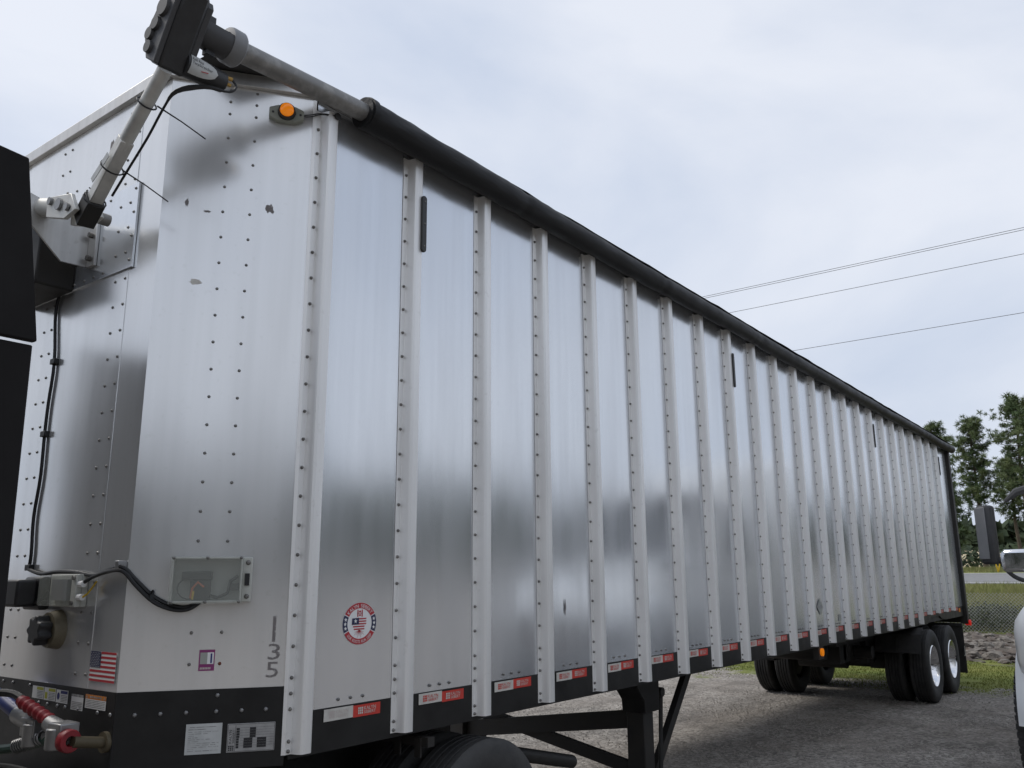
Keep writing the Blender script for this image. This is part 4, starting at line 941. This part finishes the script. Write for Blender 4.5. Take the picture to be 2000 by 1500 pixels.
for s_ in (1, -1):
    yo = YM+s_*(YS-YM); fm = MB(); K = 14; wv = .30
    for k in range(K+1):
        a = R(178-k*(176/K)); rx, rz = .68, .66
        for j, (dy, dr) in enumerate(((0, -.02), (.02, .03), (-.05, .075), (-wv, .085), (-wv, -.02))):
            q_ = Vector((7.12-(rx+dr)*math.cos(math.pi-a), yo+s_*dy, .54+(rz+dr)*math.sin(a))); fm.v.append(q_)
    fm.f = [(k*5+j, k*5+(j+1) % 5, (k+1)*5+(j+1) % 5, (k+1)*5+j) for k in range(K) for j in range(5)]+[(0, 1, 2, 3, 4), tuple(K*5+j for j in range(5))]
    obj('fender', fm, 'white_paint', wt, 50)
    am = MB()
    for k in range(K+1):
        a = R(178-k*(176/K))
        for dy, rr in ((.022, .655), (.022, .70), (-.06, .70), (-.06, .655)): am.v.append(Vector((7.12-rr*math.cos(math.pi-a), yo+s_*dy, .54+rr*.96*math.sin(a))))
    am.f = [(k*4+j, k*4+(j+1) % 4, (k+1)*4+(j+1) % 4, (k+1)*4+j) for k in range(K) for j in range(4)]
    obj('fender_lip', am, 'dark_trim', wt)
    wheel(wt, 7.06, yo-s_*.065, -s_, .50, lug_me, rim_me)
    obj('headlight', MB().ext([(6.36, YM+s_*.98, 1.04), (6.35, YM+s_*.64, 1.02), (6.35, YM+s_*.64, 1.26), (6.37, YM+s_*.96, 1.30)], (.14, 0, 0)), 'glass_dark', wt, bevel=.02)
    # door mirror: grey chrome-backed shell, black housing and arm
    my = yo+s_*.40; mi = obj('door_mirror', MB().ext([(8.77+a, my+s_*b_, 1.955) for a, b_ in ((-.07, .10), (.06, .10), (.06, -.08), (-.05, -.08), (-.10, -.02))], (.0, s_*-.0, .665)), 'dark_trim', wt, bevel=.03)
    obj('mirror_back', MB().ext([(8.70+a, my+s_*b_, 2.01) for a, b_ in ((-.045, .005), (-.01, .115), (.03, .115), (.03, .005))], (0, 0, .585)), 'grey_trim', mi, bevel=.008)
    obj('mirror_arm', MB().sweep(smooth_pts([(8.76, my, 2.06), (8.77, my-s_*.12, 1.97), (8.8, my-s_*.28, 1.92), (8.85, my-s_*.45, 1.92)]), .035, 8), 'dark_trim', mi)
    obj('upper_mirror_arm', MB().sweep([(8.8, my-s_*.20, 2.66), (8.82, my-s_*.32, 2.76), (8.86, my-s_*.52, 2.82)], [.02, .045, .045], 8), 'dark_trim', mi)
    hmo = obj('hood_mirror', MB().ext([(7.44, my-s_*.27, 1.865), (7.44, my-s_*.26, 2.04), (7.44, my-s_*.30, 2.085), (7.44, my-s_*.62, 2.09), (7.44, my-s_*.66, 2.04), (7.44, my-s_*.64, 1.86)], (.14, 0, 0)), 'chrome', wt, bevel=.035)
    obj('hood_mirror_arm', MB().sweep(smooth_pts([(7.53, my-s_*.30, 1.88), (7.6, my-s_*.38, 1.80), (7.7, my-s_*.62, 1.72), (7.75, my-s_*.75, 1.70)]), .022, 8), 'dark_trim', hmo)
obj('front_quarter', loft([sec(6.38, 1.02, .90, 1.40, .2), sec(6.43, 1.15, .86, 1.52, .24), sec(6.54, 1.215, .84, 1.60, .26), sec(6.95, 1.225, 1.05, 1.64, .26), sec(7.4, 1.21, 1.1, 1.68, .26), sec(7.95, 1.1, .9, 1.70, .26)]), 'white_paint', wt, 45)
obj('bumper', loft([sec(6.25, .80, .34, .80, .1), sec(6.30, .90, .32, .86, .12), sec(6.45, .93, .32, .86, .12)]), 'dark_trim', wt, 45)
obj('grille', MB().box(6.345, 6.45, YM-.55, YM+.55, .93, 1.40), 'black_plastic', wt, bevel=.02)
D = MB()
for k in range(6): obj('grille_slat', MB().box(6.33, 6.345, YM-.53, YM+.53, .96+k*.072, .99+k*.072), 'chrome', wt)
obj('sun_visor', MB().ext([(8.80, YM-.98, 2.98), (8.72, YM-.98, 2.90), (8.74, YM-.98, 2.88), (8.95, YM-.98, 3.04)], (0, 1.96, 0)), 'dark_trim', wt)
obj('fuel_tank', MB().cyl((9.4, YM+.82, .62), (11.2, YM+.82, .62), .32, n=24), 'chrome', wt, bevel=.02)
obj('frame', MB().box(7.4, 14.6, YM-.42, YM-.34, .72, .95).box(7.4, 14.6, YM+.34, YM+.42, .72, .95), 'black_frame', wt)
for x in (12.9, 14.2):
    for yy, s_ in ((YM+1.06, 1), (YM+.73, 1), (YM-1.06, -1), (YM-.73, -1)): wheel(wt, x, yy, s_, .50, lug_me, rim_in)

# ================================================================== GRAVEL CHIPS, GRASS
gv = MB(); q = random.Random(5)
def chip(m, x, y, z, s, q):
    a = q.uniform(0, 6.28); c_, s_ = math.cos(a), math.sin(a); V = []
    for px, py, pz in ((1, 0, 0), (0, 1, 0), (-1, 0, 0), (0, -1, 0), (.1, .1, .75)):
        px *= s*q.uniform(.6, 1.1); py *= s*q.uniform(.6, 1.1); pz *= s*q.uniform(.7, 1.1); V.append((x+px*c_-py*s_, y+px*s_+py*c_, z+pz-.002))
    m.add(V, [(0, 1, 4), (1, 2, 4), (2, 3, 4), (3, 0, 4)])
for k in range(44000):
    x = 1.5+12.3*q.random()**.8; y = -3+9.5*q.random()
    if noise.noise(Vector((x*.7, y*.7, 2)))*.9+.35 < q.random(): continue
    chip(gv, x, y, 0, q.choice((.03, .04)) if q.random() < .005 else q.choice((.009, .011, .014, .018, .022, .03)), q)
me, _ = gv.mesh('gravel', False, 0); o = put('gravel', me, None, (0, 0, 0), 'stone_chip'); o['label'] = 'grey gravel chips strewn over the yard'; o['category'] = 'gravel'; o['kind'] = 'stuff'
gb_ = MB(); q = random.Random(6)
def blade(m, x, y, z, h, w, q):
    a = q.uniform(0, 6.28); b_ = q.uniform(0, 6.28); lx, ly = math.cos(b_)*h*.4, math.sin(b_)*h*.4; wx, wy = math.cos(a)*w, math.sin(a)*w
    m.v += [Vector((x-wx, y-wy, z)), Vector((x+wx, y+wy, z)), Vector((x+lx, y+ly, z+h))]; k = len(m.v); m.f.append((k-3, k-2, k-1))
for k in range(52000):
    x = 13+6*q.random(); y = -5+14*q.random()
    if x-.14*y+1.6*noise.noise(Vector((x*.45, y*.45, 0))) < 12.4+1.8*q.random(): continue
    if noise.noise(Vector((x*.9, y*.9, 7))) > .33: continue
    blade(gb_, x, y, 0, q.uniform(.012, .035), .007, q)
me, _ = gb_.mesh('lawn_grass', False, 0); o = put('lawn_grass', me, None, (0, 0, 0), 'grass_blade'); o['label'] = 'short green grass behind the trailer wheels'; o['category'] = 'grass'; o['kind'] = 'stuff'
tg = MB(); q = random.Random(8)
for k in range(42000):
    x = 30+31*q.random()**1.2; y = (-.12+.35*q.random())*x - 2 + q.uniform(-2, 3)
    blade(tg, x, y, ground_z(x, y)-.02, q.uniform(.12, .45), .015, q)
for k in range(9000):
    x = 75+20*q.random(); y = (-.05+.30*q.random())*x
    blade(tg, x, y, ground_z(x, y)-.02, q.uniform(.1, .35), .03, q)
me, _ = tg.mesh('field_grass', False, 0); o = put('field_grass', me, None, (0, 0, 0), 'tall_grass'); o['label'] = 'rough tall grass sloping up to the road'; o['category'] = 'grass'; o['kind'] = 'stuff'

# ================================================================== ROCKS
def rock_mesh(seed):
    b = bmesh.new(); bmesh.ops.create_icosphere(b, subdivisions=2, radius=1)
    for v in b.verts:
        n_ = v.co.normalized(); f = 1+.42*noise.noise(n_*1.3+Vector((seed*7.1, 0, 0)))+.22*noise.noise(n_*3+Vector((0, seed*3.3, 0)))
        v.co = Vector((n_.x*f*1.15, n_.y*f, n_.z*f*.62))
    me = bpy.data.meshes.new('rock'); b.to_mesh(me); b.free(); me.shade_smooth(); me.set_sharp_from_angle(angle=R(28)); return me
RKS = []
for s_ in range(7):
    me = rock_mesh(s_); me.materials.append(MAT['rock' if s_ % 3 else 'rock_dark']); RKS.append(me)
q = random.Random(11); nrock = 0
ROCK_SPOTS = []
for k in range(3000):
    if len(ROCK_SPOTS) > 288: break
    x = 18.6+9.6*q.random(); y = -.7 + (x-18.6)*.09 + (2.6+.12*(x-18.6))*q.random()
    s_ = q.choice((.05, .06, .08, .09, .11, .14, .20))
    if any((x-a)**2+(y-b_)**2 < (.66*(s_+c_))**2 for a, b_, c_ in ROCK_SPOTS): continue
    ROCK_SPOTS.append((x, y, s_))
for x, y, s_ in ROCK_SPOTS:
    o = put('rock', RKS[q.randrange(7)], None, (x, y, .10*s_), None, (q.uniform(-.4, .4), q.uniform(-.4, .4), q.uniform(0, 6.28)))
    o.scale = (s_, s_, s_*q.uniform(.55, .95)); tag(o, 'rough grey brown rock in the rubble strip before the fence', 'rock', 'rubble rocks before the fence')
for x, y, s_ in ((16.6, -.85, .14), (16.9, -1.2, .18), (16.4, -1.45, .12), (17.1, -.6, .11), (16.8, -1.7, .2)):
    o = put('rock', RKS[q.randrange(7)], None, (x, y, .06), None, (0, 0, q.uniform(0, 6))); o.scale = (s_*1.4, s_, s_*.6)
    tag(o, 'low stone lying in the grass short of the rubble strip', 'rock', 'stones in the grass')

# ================================================================== CHAIN LINK FENCE
FX = 29.2
cf = thing('chain_link_fence', (FX, 3, 0), 'low chain link fence behind the rubble strip', 'fence')
FY0, FY1, FH = -6.0, 12.0, 1.25
for y in (-6, -3, 0, 3, 6, 9, 12): obj('fence_post', MB().cyl((FX, y, 0), (FX, y, FH+.05), .025, n=8), 'fence_wire', cf)
fm = MB(); st = .075
k = FY0
while k < FY1:
    for s_ in (1, -1):
        a = Vector((FX+.004*s_, k, .02)); b_ = Vector((FX+.004*s_, k+s_*(FH-.02), FH))
        fm.bar(a, b_, .009, .009)
    k += st*1.414
obj('wire_mesh', fm, 'fence_wire', cf, 0, kind='stuff')
# ================================================================== SHRUBS, PINES
def leaf_cloud(m, c, rx, ry, rz, n, s, q, shell=.45):
    for k in range(n):
        th = q.uniform(0, 6.283); ph = math.acos(q.uniform(-1, 1)); rr = shell+(1-shell)*q.random()**.5
        p = Vector((c[0]+rx*rr*math.sin(ph)*math.cos(th), c[1]+ry*rr*math.sin(ph)*math.sin(th), c[2]+rz*rr*math.cos(ph)))
        a = Vector((q.gauss(0, 1), q.gauss(0, 1), q.gauss(0, 1))).normalized(); b_ = a.orthogonal().normalized()*s*q.uniform(.5, 1); a = a*s*q.uniform(.6, 1.2)
        m.v += [p-b_*.5, p+b_*.5, p+a]; i = len(m.v); m.f.append((i-3, i-2, i-1))
q = random.Random(21)
for i, (x, y, rx, rz) in enumerate(((30.5, -2.6, 1.6, .55), (31.2, .0, 1.7, .58), (30.6, 2.0, 1.9, .62), (31.0, 4.6, 1.6, .50), (30.7, 6.8, 1.6, .52))):
    s_ = thing('shrub', (x, y, ground_z(x, y)), ['low dark shrub right of the truck mirror side', 'low dark shrub behind the fence, between truck and middle bush', 'wide dark shrub behind the fence beside the trailer tail', 'low dark shrub behind the fence hidden by the trailer', 'leftmost low dark shrub behind the fence'][i], 'shrub', 'shrubs behind the fence')
    m = MB()
    for k in range(9):
        a = q.uniform(0, 6.28); leaf_cloud(m, (x+.5*rx*math.cos(a), y+.75*rx*math.sin(a)*q.random(), rz*.75+q.uniform(-.1, .15)), rx*.5, rx*.5, rz*.6, 260, .10, q, .3)
    obj('foliage', m, 'shrub_leaf', s_, 0)
    obj('stem', MB().cyl((x, y, 0), (x, y, .6), .04, .02, n=6), 'bark', s_)
def pine(x, y, h, crown_base, rad, seed, label, dens=1.0, lean=0):
    q = random.Random(seed); z0 = ground_z(x, y); t = thing('pine_tree', (x, y, z0), label, 'tree', 'pines beyond the road')
    tp = [Vector((x+lean*f*f*h+.25*noise.noise(Vector((f*3, seed, 0))), y+.25*noise.noise(Vector((f*3, 0, seed))), z0+h*f*.98)) for f in (0, .15, .3, .45, .6, .75, .9, 1)]
    tm_ = MB(); tm_.sweep(tp, [.26, .22, .19, .17, .14, .10, .06, .02], 8)
    cr = MB()
    def at(f):
        k = min(int(f*7), 6); u = f*7-k; return tp[k].lerp(tp[k+1], min(1, u))
    nb_ = int(74*dens)
    for k in range(nb_):
        f = crown_base+(1-crown_base)*(k/(nb_-1))**.9; p = at(min(f, .999))
        g_ = (f-crown_base)/(1-crown_base); R_ = rad*(math.sin(math.pi*min(1, .18+.80*g_))**.8)*q.uniform(.35, 1.12)
        a = k*2.4+q.uniform(-.5, .5); e = p+Vector((math.cos(a)*R_, math.sin(a)*R_, R_*q.uniform(.05, .55)))
        mid = p.lerp(e, .5)+Vector((0, 0, -.08*R_)); tm_.sweep([p, mid, e], [.05, .035, .015], 4, False)
        for j in range(3+int(R_*2.3)):
            u = q.uniform(.35, 1.08); c_ = p.lerp(e, u)+Vector((q.gauss(0, .28), q.gauss(0, .28), q.gauss(.08, .2))); s_ = q.uniform(.32, .62)
            for b_ in range(32):        # a tuft of long needles
                dv = Vector((q.gauss(0, 1), q.gauss(0, 1), q.gauss(.25, .8))).normalized(); w_ = dv.orthogonal().normalized()*.045
                b0 = c_+dv*s_*.15; cr.v += [b0-w_, b0+w_, c_+dv*s_*q.uniform(.75, 1.2)]; i = len(cr.v); cr.f.append((i-3, i-2, i-1))
    obj('trunk', tm_, 'bark', t, 60); obj('crown', cr, 'pine_needles', t, 0)
pine(98, 11.9, 15.6, .36, 2.3, 3, 'tallest dark pine just right of the trailer tail', 1.1)
pine(92, 7.0, 16.4, .40, 2.7, 5, 'broad airy pine with bare lower trunk above the truck mirror', 1.0, .002)
pine(104, 16.4, 16.4, .36, 2.3, 7, 'pine half hidden behind the top rear corner of the trailer', 1.0)
pine(96, 4.2, 16.0, .4, 2.6, 9, 'pine at the right picture edge behind the white truck', 1.0)
pine(110, 10.2, 12.0, .42, 2.2, 12, 'shorter pine between the two tall ones, set further back', .9)
pine(88, 13.2, 8.6, .18, 1.9, 15, 'small pine low beside the black rear frame of the trailer', .8)
pine(101, 21.5, 14.5, .25, 2.4, 17, 'pine wholly behind the trailer tail', .8)

# far woods: one mass along the skyline and round the yard
def wood(name, pts, hgt, n, seed, label, leaf=1.1):
    q = random.Random(seed); m = MB()
    for k in range(n):
        u = q.random()*(len(pts)-1); i = int(u); u -= i; p = Vector(pts[i]).lerp(Vector(pts[i+1]), u)
        hh = hgt*(.62+.42*noise.noise(Vector((p.x*.035, p.y*.035, seed))) + .25*q.random())
        cx_, cy_ = p.x+q.gauss(0, 4), p.y+q.gauss(0, 4); zb = ground_z(cx_, cy_)
        for j in range(26):
            z = zb+hh*(.04+.96*q.random()**.8); rr = 2.6*(1.05-(z-zb)/hh*.75); c_ = Vector((cx_+q.gauss(0, rr*.55), cy_+q.gauss(0, rr*.55), z))
            a = Vector((q.gauss(0, 1), q.gauss(0, 1), q.gauss(0, .7))).normalized()*leaf; b_ = a.orthogonal().normalized()*leaf*.8
            m.v += [c_-b_, c_+b_, c_+a*1.3, c_-a*.8]; i2 = len(m.v); m.f += [(i2-4, i2-3, i2-2), (i2-4, i2-1, i2-3)]
    me, _ = m.mesh(name, False, 0); o = put(name, me, None, (0, 0, 0), 'far_wood'); o['label'] = label; o['category'] = 'woods'; o['kind'] = 'stuff'
wood('far_woods', [(215, -120, 0), (210, 0, 0), (215, 60, 0), (200, 160, 0)], 11, 1500, 31, 'distant dark green woods along the skyline behind the pines', 1.5)
wood('yard_woods', [(-120, 60, 0), (-95, 0, 0), (-70, -50, 0), (-20, -75, 0), (40, -80, 0), (110, -75, 0), (190, -60, 0)], 13, 2600, 33, 'dark woods around the yard, mirrored in the aluminium', 1.4)
# low scrub before the sandy bank
wood('bank_scrub', [(140, -40, 0), (142, 0, 0), (140, 50, 0)], 3.6, 190, 35, 'scattered scrub in front of the pale sandy bank', .5)

# yellow guy markers by the road
for x, y, h_, lb in ((76.5, 7.9, 1.5, 'slim pair of yellow guy wire sleeves left of the mirror arm'), (76.5, 6.3, 1.6, 'yellow marker post beside the chrome hood mirror')):
    z = ground_z(x, y); m = MB().cyl((x, y, z), (x-.2, y+.25, z+h_), .05, n=8)
    if y > 7: m.cyl((x, y, z), (x-.2, y-.35, z+h_*.9), .045, n=8)
    else: m.cyl((x, y-.15, z), (x, y-.15, z+h_), .09, n=8)
    tag(obj('guy_marker', m, 'marker_yellow'), lb, 'marker')

# ================================================================== POWER LINES
PX = 26.0
for i, (zz, dx, lb) in enumerate(((12.12, 0, 'uppermost power line of the doubled pair'), (12.085, .10, 'power line just under the uppermost one'), (11.30, 0, 'middle power line crossing the sky'), (9.50, 0, 'lowest power line crossing the sky'))):
    pts = []
    for k in range(41):
        y = -40+k*2.6; u = (k-20)/20; pts.append((PX+dx, y, zz-.05+.55*u*u-.08 if False else zz+.5*(u*u)-.12))
    tag(obj('power_line', MB().sweep(pts, .008, 6, False), 'conductor'), lb, 'cable', 'overhead power lines')
for y, lb in ((-40, 'wooden utility pole out to the right'), (64, 'wooden utility pole behind the trailer')):
    up = thing('utility_pole', (PX, y, 0), lb, 'pole', 'utility poles')
    obj('pole', MB().cyl((PX, y, 0), (PX, y, 13.2), .17, .11, n=12), 'wood_pole', up)
    obj('crossarm', MB().box(PX-.9, PX+.9, y-.06, y+.06, 12.30, 12.42), 'wood_pole', up)
